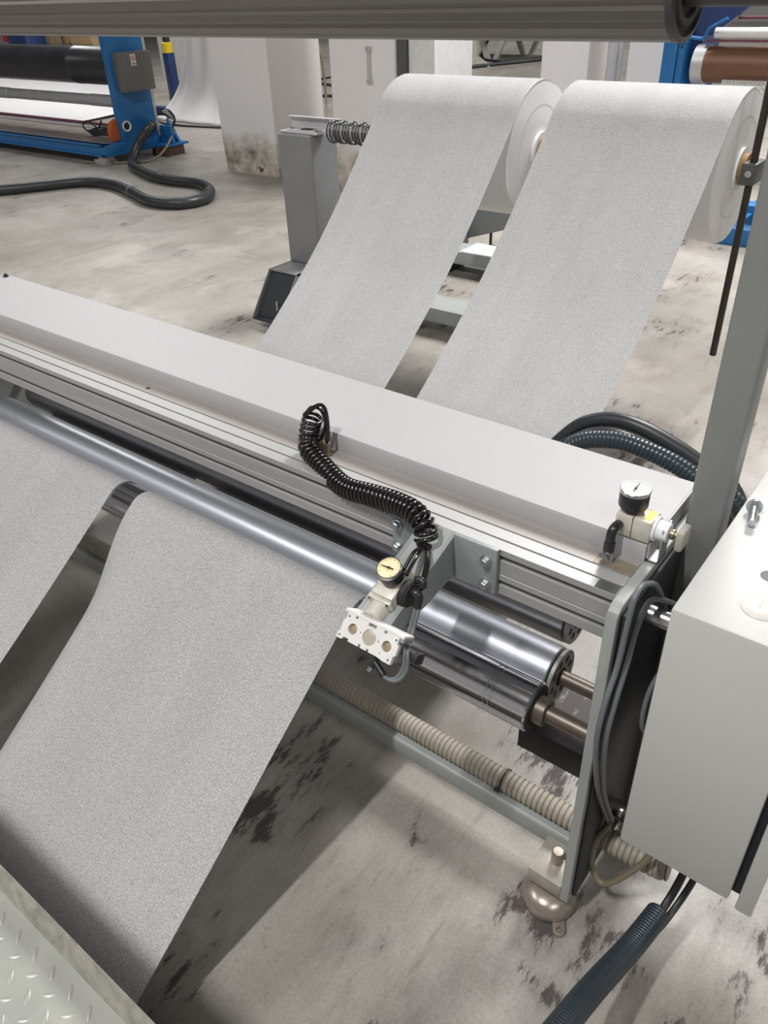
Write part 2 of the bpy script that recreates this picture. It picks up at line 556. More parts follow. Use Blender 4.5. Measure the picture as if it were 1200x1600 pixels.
def plate2d(loops, thick, fr, name, mat, parent, bev=0.0):
    """flat plate from 2D loops (first the outline, the rest holes), laid into frame fr (local z = thickness)"""
    cu = bpy.data.curves.new('outline', 'CURVE')
    cu.dimensions = '2D'
    cu.fill_mode = 'BOTH'
    cu.extrude = thick / 2
    cu.bevel_depth = bev
    for lp in loops:
        sp = cu.splines.new('POLY')
        sp.points.add(len(lp) - 1)
        for p, q in zip(sp.points, lp):
            p.co = (q[0], q[1], 0, 1)
        sp.use_cyclic_u = True
    tmp = bpy.data.objects.new('outline', cu)
    COL.objects.link(tmp)
    dg = bpy.context.evaluated_depsgraph_get()
    me = bpy.data.meshes.new_from_object(tmp.evaluated_get(dg))
    mb = MB()
    mb.add([fr @ (v.co + V3((0, 0, 0))) for v in me.vertices], [tuple(p.vertices) for p in me.polygons])
    bpy.data.objects.remove(tmp); bpy.data.curves.remove(cu); bpy.data.meshes.remove(me)
    return mb.build(name, mat, parent)

def circ(cx, cy, r, n=20):
    return [(cx + r * math.cos(2 * PI * k / n), cy + r * math.sin(2 * PI * k / n)) for k in range(n)]

def hexbolt(name, p, axis, r, h, mat, parent, washer=True):
    a = V3(axis).normalized()
    mb = MB()
    t = 0
    if washer:
        mb.cyl(p, V3(p) + a * r * 0.3, r * 1.45, 20); t = r * 0.3
    mb.lathe(V3(p) + a * t, a, [(0, r), (h * 0.8, r), (h, r * 0.86)], 6)
    return mb.build(name, mat, parent, angle=25)

# ------------------------------------------------------------------ the hall
X0, X1, Y0, Y1 = -30.0, 12.0, -8.0, 30.0
base = MB().box((X0, Y0, -0.12), (X1, Y1, -0.012)).build('floor', 'joint')
struct(base)
JX = (X0, -20.35, -15.35, -10.35, -5.345, X1)
JY = (Y0, 8.9, 15.5, 22.0, Y1)
for i in range(len(JX) - 1):
    for j in range(len(JY) - 1):
        g = 0.0022
        MB().box((JX[i] + g, JY[j] + g, -0.013), (JX[i + 1] - g, JY[j + 1] - g, 0.0)).build('slab', 'floor', base)
struct(MB().box((X0, Y0, 7.4), (X1, Y1, 7.5)).build('ceiling', 'ceiling'))
struct(MB().box((X0 - .2, Y0, 0), (X0, Y1, 7.4)).build('wall_left', 'wall'))
struct(MB().box((X1, Y0, 0), (X1 + .2, Y1, 7.4)).build('wall_right', 'wall'))
struct(MB().box((X0, Y1, 0), (X1, Y1 + .2, 7.4)).build('wall_back', 'wall'))
struct(MB().box((X0, Y0 - .2, 0), (X1, Y0, 7.4)).build('wall_front', 'wall'))

def pillar(x0, x1, y0, y1, label):
    mb = MB()
    # slightly irregular footing: broken plaster low down
    n = 9
    rings = [0, .04, .10, .18, .28, .42, 1.0, 3.0, 7.4]
    vs, fs, per = [], [], []
    def edge(a, b):
        return [a.lerp(b, k / n) for k in range(n)]
    c = [V3((x0, y0, 0)), V3((x1, y0, 0)), V3((x1, y1, 0)), V3((x0, y1, 0))]
    loop = edge(c[0], c[1]) + edge(c[1], c[2]) + edge(c[2], c[3]) + edge(c[3], c[0])
    ctr = (c[0] + c[2]) / 2
    for z in rings:
        for p in loop:
            amp = 0.022 * max(0, 1 - z / 0.3)
            q = p + (ctr - p).normalized() * random.uniform(0, 1) * amp
            vs.append(V3((q.x, q.y, z)))
    m = len(loop)
    for i in range(len(rings) - 1):
        for k in range(m):
            fs.append((i * m + k, i * m + (k + 1) % m, (i + 1) * m + (k + 1) % m, (i + 1) * m + k))
    fs.append(tuple(range(m))[::-1]); fs.append(tuple(range((len(rings) - 1) * m, len(rings) * m)))
    mb.add(vs, fs)
    return struct(mb.build('pillar', 'plaster', angle=30), label)
pillar(-6.61, -5.86, 5.84, 6.55, 'white concrete pillar with damp peeling base beside the blue drum machine')
p2 = pillar(-5.03, -4.365, 5.75, 6.5, 'white concrete pillar with a grab handle behind the spring shaft')
MB().cyl((-4.60, 5.735, .885), (-4.60, 5.735, 1.115), .014, 10).box((-4.625, 5.725, .87), (-4.575, 5.752, .90)).box((-4.625, 5.725, 1.10), (-4.575, 5.752, 1.13)).build('grab_handle', 'dullalu', p2)
MB().box((-4.362, 5.80, 0), (-4.285, 5.88, 7.3)).build('steel_channel', 'darkgrey', p2)
MB().box((-4.28, 5.85, 0), (-4.03, 6.4, 7.3)).build('white_facing', 'whiteobj', p2)
pillar(-3.70, -3.27, 7.0, 7.65, 'white pillar with a chipped corner seen between the two big rolls')
pillar(-2.92, -2.50, 7.0, 7.5, 'white pillar beside the blue frame of the brown roll machine')

# ------------------------------------------------------------------ machine in the foreground
XR, XL = -0.29, -2.43
mach = thing('roller_stand', 'grey roller machine frame with long light cover, aluminium beam and idler rollers', 'machine', (-1.35, 1.03, 0))
def side_plate(xa, xb):
    poly = [(.859, .072), (1.25, .072), (1.25, .838), (.884, .838), (.874, .836), (.863, .829), (.859, .819)]
    p = MB().prism(poly, 0, xa, xb).build('side_plate', 'plate', mach)
    md = p.modifiers.new('edge', 'BEVEL'); md.width = .0015; md.segments = 2
side_plate(XR, XR + .018)
side_plate(XL - .018, XL)
# folded sheet cover
cv = [(.986, .8385), (.986, .867), (.990, .873), (1.198, .873), (1.203, .868), (1.203, .80), (1.2, .80), (1.2, .8385)]
MB().prism(cv, 0, -2.44, -.288).build('cover', 'cover', mach)
MB().box((-.2875, .99, .842), (-.284, 1.2, .8735)).build('cover_end', 'cover', mach)
hexbolt('bolt', (-2.42, 1.185, .873), (0, 0, 1), .006, .007, 'blackmatt', mach)
# aluminium beam with T-slots in its front and top
y0 = .890
pr = [(y0, .838), (.9125, .838), (.9125, .824), (.9165, .824), (.9165, .838), (.9405, .838), (.9405, .8365), (.985, .8365), (.985, .748), (y0, .748),
      (y0, .7665), (y0 + .010, .7665), (y0 + .010, .776), (y0, .776), (y0, .7872), (y0 + .0012, .7878), (y0 + .0012, .7888), (y0, .7895),
      (y0, .8165), (y0 + .010, .8165), (y0 + .010, .826), (y0, .826)]
bm_ = MB().prism(pr, 0, XL, XR).build('beam', 'alu', mach)
md = bm_.modifiers.new('edge', 'BEVEL'); md.width = .0012; md.segments = 2; md.limit_method = 'ANGLE'; md.angle_limit = math.radians(50)
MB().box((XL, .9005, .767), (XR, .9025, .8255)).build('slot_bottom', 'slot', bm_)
MB().box((XL, .9425, .8366), (XR, .971, .8392)).build('top_strip', 'strip', mach)
MB().box((XL, .9722, .8366), (XR, .9858, .8388)).build('top_strip', 'strip', mach)
MB().box((-.352, .9435, .8392), (XR - .001, .9705, .8397)).build('oil_stain', 'oilstain', mach)
MB().cyl((-1.453, .957, .8386), (-1.453, .957, .8396), .005, 14).build('screw', 'blackmatt', mach)
MB().box((-.325, .8905, .838), (-.291, .912, .8385)).build('packing_piece', 'slot', mach)
# under the beam: rear idler, middle roller, front chrome roller
def roller(xe, y, z, r, mat, prof=None, label=None):
    L = xe - (XL + .12)
    pr = prof or [(0, r - .003), (.003, r), (L - .003, r), (L, r - .003)]
    o = MB().lathe((XL + .12, y, z), (1, 0, 0), pr, 64).build('roller', mat, mach)
    if label:
        o['label'] = label
    return o
def shaft(xa, y, z, r, parent):
    MB().cyl((xa, y, z), (XR + .001, y, z), r, 24).build('shaft', 'shaft', parent)
    MB().cyl((XL - .001, y, z), (XL + .13, y, z), r, 24).build('shaft', 'shaft', parent)
def end_disc(x, y, z, r, parent):
    fr = Matrix.Translation((x, y, z)) @ Matrix(((0, 0, 1, 0), (1, 0, 0, 0), (0, 1, 0, 0), (0, 0, 0, 1)))
    holes = [circ(.66 * r * math.cos(q), .66 * r * math.sin(q), .155 * r, 16) for q in [2 * PI * k / 8 + .2 for k in range(8)]]
    plate2d([circ(0, 0, r, 48), circ(0, 0, .36 * r, 32)] + holes, .007, fr, 'end_disc', 'disc', parent)
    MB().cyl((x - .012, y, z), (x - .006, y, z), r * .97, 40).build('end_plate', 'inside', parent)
rb = roller(-.442, 1.131, .540, .055, 'alu_roller2', label='dull dark rear roller')
end_disc(-.436, 1.131, .540, .054, rb); shaft(-.45, 1.131, .540, .014, rb)
rm = roller(-.412, 1.0, .509, .0540, 'alu_roller', label='bright aluminium middle roller')
end_disc(-.405, 1.0, .509, .0535, rm); shaft(-.42, 1.0, .509, .0145, rm)
Lf = -.394 - (XL + .12)
g1 = Lf - .082
rf_prof = [(0, .043), (.003, .0465), (g1, .0465), (g1 + .001, .0455), (g1 + .004, .0455), (g1 + .005, .0465), (g1 + .010, .0465),
           (g1 + .011, .0455), (g1 + .014, .0455), (g1 + .015, .0465), (Lf - .003, .0465), (Lf, .0435)]
rf = roller(-.394, .885, .535, .0465, 'chrome', rf_prof, 'polished chrome front roller')
MB().lathe((-.3945, .885, .535), (1, 0, 0), [(0, .042), (.003, .042), (.004, .036), (.001, .034)], 40).build('end_cap', 'blackmatt', rf)
MB().lathe((-.394, .885, .535), (1, 0, 0), [(0, .026), (.022, .026), (.024, .024)], 32).build('collar', 'shaft', rf)
shaft(-.40, .885, .535, .0155, rf)
MB().box((-.462, .965, .305), (-.325, 1.035, .372), .004).box((-.33, .975, .325), (XR, 1.02, .36), .003).build('bearing_housing', 'blackmatt', mach)
# lower square tube, foot blocks and levelling feet
MB().box((XL, .947, .080), (XR, .999, .131), .008, seg=3).build('base_tube', 'plate', mach)
def foot(x0, x1, xc):
    f = MB().box((x0, .859, .0725), (x1, .947, .112), .0015).build('foot_block', 'block', mach)
    MB().lathe((xc, .905, .112), (0, 0, 1), [(0, .0125), (.028, .0125), (.033, .010)], 24).build('bolt_head', 'foot', f)
    MB().cyl((xc, .890, .02), (xc, .890, .0725), .0095, 20).build('stud', 'foot', f)
    MB().lathe((xc, .888, 0), (0, 0, 1), [(0, .052), (.006, .056), (.022, .056), (.034, .049), (.043, .034), (.047, .014)], 40).build('foot_pad', 'foot', f)
    fr = Matrix.Translation((xc + .05, .837, .004)) @ Matrix.Rotation(-1.05, 4, 'Z')
    lug = [(-.045, -.0125), (0, -.0125)] + [(.0125 * math.sin(q), -.0125 * math.cos(q)) for q in [PI * k / 8 for k in range(1, 8)]] + [(0, .0125), (-.045, .0125)]
    plate2d([lug, circ(0, 0, .006, 16)], .007, fr, 'foot_lug', 'foot', f)
foot(-.363, XR, -.322)
foot(XL, XL + .073, XL + .035)
MB().box((XL, 1.14, .745), (XR, 1.2, .80), .006).build('rear_tube', 'plate', mach)
for x in (XL - .01, XR + .009):
    MB().lathe((x, 1.2, 0), (0, 0, 1), [(0, .05), (.02, .05), (.03, .02), (.072, .01)], 24).build('foot_pad', 'foot', mach)
MB().box((XR + .0185, .872, .085), (XR + .026, 1.105, .822), .003).build('gap_shade_panel', 'inside', mach)  # added black sheet, stands in for the shade between end plate and cabinet
# tall post behind the end plate
MB().box((-.272, 1.11, .012), (-.2165, 1.166, 1.62), .007, seg=3).build('post', 'post', mach)
# chrome spacers between end plate and cabinet
MB().cyl((XR + .018, .965, .765), (-.189, .965, .765), .0165, 28).build('spacer', 'steel', mach)
MB().cyl((XR + .018, .985, .255), (-.189, .985, .255), .0165, 28).build('spacer', 'steel', mach)
MB().lathe((-.235, .985, .255), (1, 0, 0), [(0, .019), (.008, .019)], 24).build('clamp_ring', 'blackmatt', mach)
# bracket bolted to the beam, with its sloping arm
for bx, fx0, fx1 in ((-.683, -.695, -.634), (-.504, -.5675, -.485)):
    br = MB().box((fx0, .880, .750), (fx1, .8895, .840), .0015).build('bracket_flange', 'arm', mach)
    for bz in (.8135, .766):
        hexbolt('bolt', (bx, .880, bz), (0, -1, 0), .0075, .008, 'zinc', br)
sl = .375
def arm_z(y): return .838 - sl * (.889 - y)
top = [(.8895, .838), (.705, arm_z(.705)), (.705, arm_z(.705) - .006), (.8895, .831)]
arm = MB().prism(top, 0, -.634, -.5675).build('bracket_arm', 'plate', mach)
cheek = [(.8895, .8385), (.705, arm_z(.705) + .0005), (.705, arm_z(.705) - .028), (.80, arm_z(.80) - .062), (.8895, .755)]
MB().prism(cheek, 0, -.5735, -.5670).build('arm_cheek', 'arm', arm)
MB().prism(cheek, 0, -.6345, -.6280).build('arm_cheek', 'arm', arm)

# ------------------------------------------------------------------ gauges and valves
def frame(o, ax, ay, az):
    m = Matrix((V3(ax), V3(ay), V3(az))).transposed().to_4x4()
    m.translation = V3(o)
    return m

def gauge_parts(root, fr, r, dial, needle_ang, depth=.028):
    """fr: origin at centre of the dial, local z out of the dial"""
    MB().lathe((0, 0, -depth), (0, 0, 1), [(0, r * .55), (.004, r * .93), (.008, r), (depth - .003, r), (depth - .0005, r * .98), (depth - .0005, r * .90)], 40, fr, cap=True).build('gauge_case', 'black', root)
    MB().lathe((0, 0, -.004), (0, 0, 1), [(0, r * 1.02), (.005, r * 1.03), (.006, r * .98), (.006, r * .91), (.002, r * .90)], 40, fr, cap=False).build('gauge_rim', 'steel', root)
    d = MB().lathe((0, 0, .0), (0, 0, 1), [(0, r * .92), (.0008, r * .92)], 40, fr).build('dial', dial, root)
    mb = MB()
    for k in range(11):
        q = math.radians(225 - 27 * k)
        f2 = fr @ Matrix.Rotation(q, 4, 'Z')
        mb.box((r * .70, -.0003, .0008), (r * (.80 if k % 5 else .84), .0003, .0011), 0, f2)
    mb.build('scale_mark', 'ink', d)
    f2 = fr @ Matrix.Rotation(needle_ang, 4, 'Z')
    MB().prism([(-r * .42, -.0012), (-r * .3, -.0011), (0, -.0016), (r * .78, -.0003), (r * .78, .0003), (0, .0016), (-r * .3, .0011), (-r * .42, .0012)], 2, .0014, .002, f2).cyl((0, 0, .0010), (0, 0, .003), .0022, 14, 0, f2).build('needle', 'ink', root)

# front regulator at the end of the arm
G = V3((-.600, .748, .840))
ca, sa = .936, .351
fr1 = frame(G, (1, 0, 0), (0, ca, sa), (0, -sa, ca))            # local y back along the arm, local z out of the arm
rg = thing('pressure_regulator', 'cream pressure regulator with yellow dial gauge at the end of the sloping arm', 'regulator', G)
gauge_parts(rg, fr1, .0205, 'dial', math.radians(184))
MB().box((-.021, -.036, -.068), (.021, .026, -.029), .004, fr1).build('regulator_body', 'regul', rg)
MB().box((-.0215, -.044, -.070), (.0215, -.0355, -.031), .002, fr1).build('bonnet_flange', 'regul', rg)
for sx_ in (-.017, .017):
    for sz_ in (-.066, -.034):
        MB().cyl((sx_, -.048, sz_), (sx_, -.043, sz_), .0026, 10, 0, fr1).build('screw', 'steel', rg)
MB().lathe((0, -.044, -.050), (0, -1, 0), [(0, .0175), (.022, .0165), (.024, .014)], 28, fr1).build('bonnet', 'regul', rg)
MB().lathe((.004, -.068, -.050), (0, -1, 0), [(0, .0085), (.003, .0085), (.004, .006), (.012, .006)], 20, fr1).build('adjusting_screw', 'steel', rg)
MB().cyl((-.012, -.069, -.046), (-.012, -.075, -.046), .006, 6, 0, fr1).build('lock_nut', 'steel', rg)
MB().lathe((.021, -.006, -.048), (1, 0, 0), [(0, .023), (.010, .023), (.014, .019)], 32, fr1).build('side_cap', 'blackmatt', rg)
MB().box((-.0235, -.01, -.04), (-.02, .012, -.028), .001, fr1).build('side_clip', 'blackmatt', rg)
# angled support plate between arm, regulator and valve block
MB().box((-.024, -.072, -.074), (.026, .05, -.0705), .001, fr1).build('support_plate', 'regul', rg)
e1 = MB().tube(spline([fr1 @ V3(p) for p in ((.034, -.005, -.04), (.044, -.004, -.036), (.050, -.006, -.040), (.051, -.018, -.052))], .003), .0075, 14).build('elbow', 'black', rg)
MB().tube(spline([fr1 @ V3(p) for p in ((.034, .014, -.03), (.046, .016, -.028), (.049, .008, -.035))], .003), .0065, 14).build('elbow', 'black', rg)

# valve connector block, face tilted down toward the aisle
a52 = math.radians(52)
fv = frame((-.580, .668, .766), (1, 0, 0), (0, math.cos(a52), math.sin(a52)), (0, -math.sin(a52), math.cos(a52)))
vb = thing('valve_block', 'white three-port valve block with round plugs hanging below the dial gauge', 'valve', (-.58, .668, .766))
ol = [(-.050, .021), (-.050, .012), (-.054, .006), (-.054, -.010), (-.057, -.013), (-.057, -.022), (-.047, -.022), (-.044, -.017), (-.034, -.017), (-.034, -.021),
      (-.014, -.021), (-.014, -.016), (-.010, -.016), (-.010, -.021), (.002, -.021), (.002, -.017), (.006, -.017), (.006, -.021), (.022, -.021), (.034, -.023), (.049, -.023),
      (.049, -.010), (.0525, -.007), (.0525, .008), (.049, .011), (.049, .021), (.026, .021), (.026, .017), (.021, .017), (.021, .021), (.006, .021), (.006, .016), (-.009, .016), (-.009, .021),
      (-.030, .021), (-.030, .017), (-.035, .017), (-.035, .021)]
hol = [circ(-.033, 0, .0085), circ(0, 0, .0125, 28), circ(.033, 0, .0085)]
for px, py in ((-.046, .016), (.045, .015), (-.052, -.017), (.043, -.018)):
    hol.append(circ(px, py, .0022, 10))
for px, py in ((-.017, .001), (.017, .001), (.026, -.014)):
    hol.append(circ(px, py, .0014, 8))
plate2d([ol] + hol, .007, fv @ Matrix.Translation((0, 0, -.0035)), 'face_plate', 'valve', vb)
MB().box((-.050, -.021, -.036), (.049, .021, -.0075), .002, fv).build('valve_body', 'valveside', vb)
for px, r, m in ((-.033, .0083, 'tan'), (0, .0123, 'tan2'), (.033, .0083, 'tan')):
    MB().lathe((px, 0, -.0075), (0, 0, 1), [(0, r), (.0025 if m == 'tan' else .0055, r), (.003 if m == 'tan' else .006, r * .9)], 28, fv).build('port_plug', m, vb)
MB().box((-.056, .021, -.030), (.057, .0265, .001), .001, fv).build('top_rail', 'valve', vb)
MB().box((.0495, .015, -.028), (.058, .024, .0005), .001, fv).build('rail_end', 'valveside', vb)
MB().box((.010, -.026, -.032), (.036, -.020, -.014), .002, fv).cyl((.014, -.026, -.023), (.010, -.044, -.020), .006, 14, 0, fv).build('lower_elbow', 'black', vb)
MB().cyl((.010, -.044, -.020), (.008, -.052, -.019), .003, 10, 0, fv).build('fitting_pin', 'steel', vb)
MB().cyl((.014, -.036, -.022), (.036, -.047, -.020), .0065, 14, 0, fv).build('lower_elbow', 'black', vb)
MB().box((.05, -.01, -.034), (.075, .004, -.026), .002, fv).box((.066, -.012, -.05), (.076, .006, -.03), .002, fv).build('side_lever', 'blackmatt', vb)

# two grey air lines from the regulator elbow to the valve block, cable-tied
q0 = fr1 @ V3((.051, -.020, -.053)); q1 = fv @ V3((.034, -.047, -.020))
for k, dx in ((0, 0.0), (1, .006)):
    pts = [q0 + V3((dx - .001, .0, 0)), q0 + V3((dx + .002, -.022, -.030)), V3((-.528 + dx, .688, .755)), V3((-.521 + dx, .676, .735)), V3((-.524 + dx, .662, .719)), q1 + V3((.010 + dx, .001, -.003)), q1 + V3((dx * .4, 0, .0 - dx * .3))]
    tag(MB().tube(spline(pts, .004), .0032, 12).build('air_line', 'grey_cable'), ('thin grey air line nearest the valve block below the dial gauge', 'thin grey air line on the roller side below the dial gauge')[k], 'tube', 'grey air lines on the valve block')
tag(MB().box((-.532, .684, .744), (-.517, .696, .749), .001).build('cable_tie', 'blackmatt'), 'black tie around the two grey air lines', 'tie')

# side regulator standing over the end of the cover
rg2 = thing('pressure_regulator', 'small cream regulator with upright pale dial gauge on the end plate', 'regulator', (-.318, 1.005, .842))
ft = Matrix.Translation((-.325, 1.005, .950)) @ Matrix.Rotation(.4, 4, 'Z')
gauge_parts(rg2, ft, .0225, 'dial2', math.radians(70), .034)
MB().cyl((-.325, 1.005, .905), (-.325, 1.005, .920), .008, 16).build('gauge_stem', 'brass', rg2)
MB().box((-.343, .985, .874), (-.286, 1.025, .912), .004).build('regulator_body', 'regul', rg2)
MB().box((-.302, .992, .912), (-.29, 1.019, .9126)).build('yellow_label', 'yellow', rg2)
MB().box((-.3155, .9845, .876), (-.3145, 1.0255, .9125)).build('body_seam', 'ink', rg2)
MB().lathe((-.286, 1.005, .893), (1, 0, 0), [(0, .020), (.004, .020), (.005, .0155), (.022, .0155), (.023, .012)], 28).build('bonnet', 'corewhite', rg2)
MB().lathe((-.264, 1.005, .893), (1, 0, 0), [(0, .006), (.003, .006), (.004, .0085), (.008, .0085), (.009, .005), (.018, .005)], 20).build('adjusting_screw', 'brass', rg2)
MB().box((-.250, .988, .876), (-.238, 1.022, .910), .004).build('hand_knob', 'knob', rg2)
MB().box((-.289, .990, .842), (-.268, 1.022, .845)).box((-.270, .990, .842), (-.268, 1.022, .905)).build('angle_bracket', 'steel', rg2)
MB().tube(spline([(-.335, .986, .893), (-.336, .972, .894), (-.337, .965, .888), (-.337, .963, .872)], .003), .0075, 14).cyl((-.337, .963, .872), (-.3365, .962, .857), .0088, 16).build('elbow', 'black', rg2)
for k, dx in ((0, -.0035), (1, .0035)):
    MB().tube(spline([(-.337 + dx, .963, .858), (-.336 + dx * 2.0, .960, .849), (-.331 + dx * .6, .957, .836)], .003), .003, 10).build('air_line', 'grey_cable', rg2)

# coiled black air hose
def coil():
    root = thing('coiled_air_hose', 'black coiled air hose looped over the front edge of the long cover', 'hose', (-.75, .92, .84))
    sp = spline([(-.941, .962, .912), (-.946, .958, .890), (-.947, .953, .868), (-.934, .937, .852), (-.880, .917, .838), (-.812, .898, .834),
                 (-.738, .884, .848), (-.680, .875, .862), (-.636, .864, .868), (-.608, .853, .860), (-.599, .847, .838)], .0012)
    n = len(sp)
    turns = 42
    rc, rt = .0172, .0038
    pts = []
    t = (sp[1] - sp[0]).normalized(); u = t.orthogonal().normalized()
    for i, p in enumerate(sp):
        t2 = (sp[min(i + 1, n - 1)] - sp[max(i - 1, 0)]).normalized()
        u = (u - t2 * u.dot(t2)).normalized(); w = t2.cross(u)
        pts.append((p, u.copy(), w.copy()))
    out = []
    m = turns * 18
    for k in range(m + 1):
        x = k / m * (n - 1); i = min(int(x), n - 2); f = x - i
        p = pts[i][0].lerp(pts[i + 1][0], f); uu = pts[i][1].lerp(pts[i + 1][1], f); ww = pts[i][2].lerp(pts[i + 1][2], f)
        a = 2 * PI * turns * k / m
        rr = rc * (1 + .09 * math.sin(k * .37))
        out.append(p + (uu * math.cos(a) + ww * math.sin(a)) * rr)
    MB().tube(out, rt, 9).build('coil', 'coil', root, angle=60)
    # the two plain ends at the fittings, and the two at the arm
    s0 = out[0]
    for k, (fx, fy) in enumerate(((-.929, .962), (-.912, .962))):
        MB().tube(spline([s0 + V3((0, 0, -.002 * k)), (-.945 + .012 * k, .966, .930 + .006 * k), (-.926 + .008 * k, .970, .926 + .008 * k), (-.917 + .006 * k, .968, .90), (fx, fy, .862)], .004), rt, 9).build('hose_end', 'coil', root)
    for fx, fy in ((-.929, .962), (-.912, .962)):
        MB().cyl((fx, fy, .839), (fx, fy, .844), .011, 6).cyl((fx, fy, .844), (fx, fy, .860), .0065, 16).cyl((fx, fy, .860), (fx, fy, .864), .0075, 16).build('fitting', 'brass', root)
    e = out[-1]
    tie = V3((-.598, .842, .826))
    ends = (fr1 @ V3((.018, .012, -.008)), fr1 @ V3((.022, .010, -.018)), fr1 @ V3((.046, .016, -.026)), fr1 @ V3((.050, .004, -.034)))
    for k, q in enumerate(ends):
        a = e + V3((.003 * (k - 1.5), 0, -.002 * k))
        mid = tie.lerp(q, .5) + V3((.004 * (k - 1), .002, .006))
        MB().tube(spline([a, tie + V3((.0035 * (k - 1.5), 0, .002 * (k % 2))), mid, q], .004), .0031, 9).build('hose_end', 'coil', root)
    MB().box((-.612, .836, .823), (-.586, .846, .832), .002).build('cable_tie', 'blackmatt', root)
coil()

# ------------------------------------------------------------------ control cabinet at the right
cab = thing('control_cabinet', 'pale grey sheet metal control cabinet hanging beside the end plate', 'cabinet', (-.10, 1.05, .437))
MB().box((-.189, .800, .437), (-.018, 1.32, .929), .004).build('housing', 'cabinet', cab)
MB().box((-.018, .815, .445), (-.006, 1.31, .92)).build('gasket', 'inside', cab)
MB().box((-.006, .795, .433), (.018, 1.325, .933), .003).build('door', 'cabinet', cab)
MB().lathe((-.099, .866, .9285), (0, 0, 1), [(0, .0255), (.0015, .0255), (.004, .022), (.006, .012), (.0065, .001)], 36).build('plug', 'button', cab)
MB().box((-.101, .858, .9349), (-.0985, .874, .9354)).build('plug_slot', 'tan', cab)
MB().lathe((-.108, .935, .9286), (0, 0, 1), [(0, .012), (.0008, .012)], 24).build('key_hole', 'ink', cab)
# bolt lying on the cabinet
bl = thing('loose_bolt', 'zinc bolt with washer lying on top of the grey cabinet', 'bolt', (-.165, 1.05, .929))
d = V3((.011, -.054, 0)).normalized()
pb = V3((-.172, 1.078, .9405))
MB().lathe(pb, d, [(0, .0095), (.007, .0095)], 6).build('bolt_head', 'zinc', bl, angle=25)
MB().lathe(pb + d * .007, d, [(0, .0115), (.002, .0115)], 24).build('washer', 'zinc', bl)
MB().cyl(pb + d * .009, pb + d * .052, .0062, 16, .001).build('bolt_shank', 'zinc', bl)

# ------------------------------------------------------------------ hoses and cables around the machine
cd = MB()
corrugated(cd, [(-2.42, .981, .156), (-1.6, .981, .156), (-1.0, .981, .156), (-.6, .981, .156), (-.2, .981, .156), (-.13, .985, .165)], .0245, .0118, .0036)
cdo = tag(cd.build('corrugated_conduit', 'beige_hose', angle=25), 'long beige corrugated conduit lying on the low square tube', 'conduit')
tag(MB().lathe((-.492, .981, .156), (1, 0, 0), [(0, .0258), (.005, .0258)], 28).box((-.499, .949, .146), (-.488, .962, .153), .001).build('cable_tie', 'blackmatt'), 'black tie around the beige corrugated conduit', 'tie')

cabs = [([(-.232, 1.01, .70), (-.244, .985, .775), (-.251, .945, .838), (-.255, .905, .866), (-.256, .885, .872), (-.256, .866, .866), (-.256, .859, .838), (-.256, .847, .75), (-.256, .818, .688), (-.256, .814, .60), (-.254, .862, .44), (-.252, .955, .245)], 'grey cable looping down the end plate, left one of the pair'),
        ([(-.205, 1.02, .75), (-.235, .985, .785), (-.250, .945, .812), (-.250, .905, .822), (-.250, .882, .79), (-.249, .868, .74), (-.247, .838, .68), (-.247, .828, .60), (-.247, .868, .44), (-.246, .960, .245)], 'grey cable looping over the chrome spacer beside the end plate')]
for pts, lb in cabs:
    tag(MB().tube(spline(pts, .008), .0044, 12).build('electric_cable', 'grey_cable'), lb, 'cable')
tag(MB().tube(spline([(-.205, 1.0, .70), (-.222, .93, .66), (-.218, .90, .60), (-.205, .92, .56), (-.195, .96, .55)], .008), .004, 10).build('electric_cable', 'grey_cable'), 'grey cable bowing out of the dark gap beside the cabinet', 'cable')
tag(MB().tube(spline([(-.246, .960, .245), (-.262, .93, .200), (-.258, .928, .125), (-.232, .926, .094), (-.200, .930, .140), (-.165, .945, .22), (-.15, .96, .30)], .008), .0065, 12).build('electric_cable', 'beige_cable'), 'beige cable hanging in a loop below the cabinet corner', 'cable')
tag(MB().box((-.258, .952, .232), (-.238, .968, .246), .003).build('cable_tie', 'blackmatt'), 'black tie where the grey cables meet the beige loop', 'tie')

fh = MB()
corrugated(fh, [(-.1150, .893, .160), (-.129, .795, .176), (-.144, .668, .2407), (-.152, .560, .302), (-.160, .452, .346), (-.17, .30, .37), (-.18, .10, .35)], .0215, .0068, .0016)
fho = thing('flexible_hose', 'dark blue ribbed hose with cables running from under the cabinet', 'hose', (-.14, .6, .0))
fh.build('hose', 'blue_hose', fho, angle=60)
MB().tube(spline([(-.128, .80, .180), (-.112, .893, .165), (-.100, .96, .24), (-.095, 1.0, .44)], .01), .0075, 10).build('cable', 'black', fho)
MB().tube(spline([(-.118, .80, .172), (-.098, .893, .160), (-.080, .97, .24), (-.078, 1.0, .44)], .01), .0065, 10).build('cable', 'black', fho)

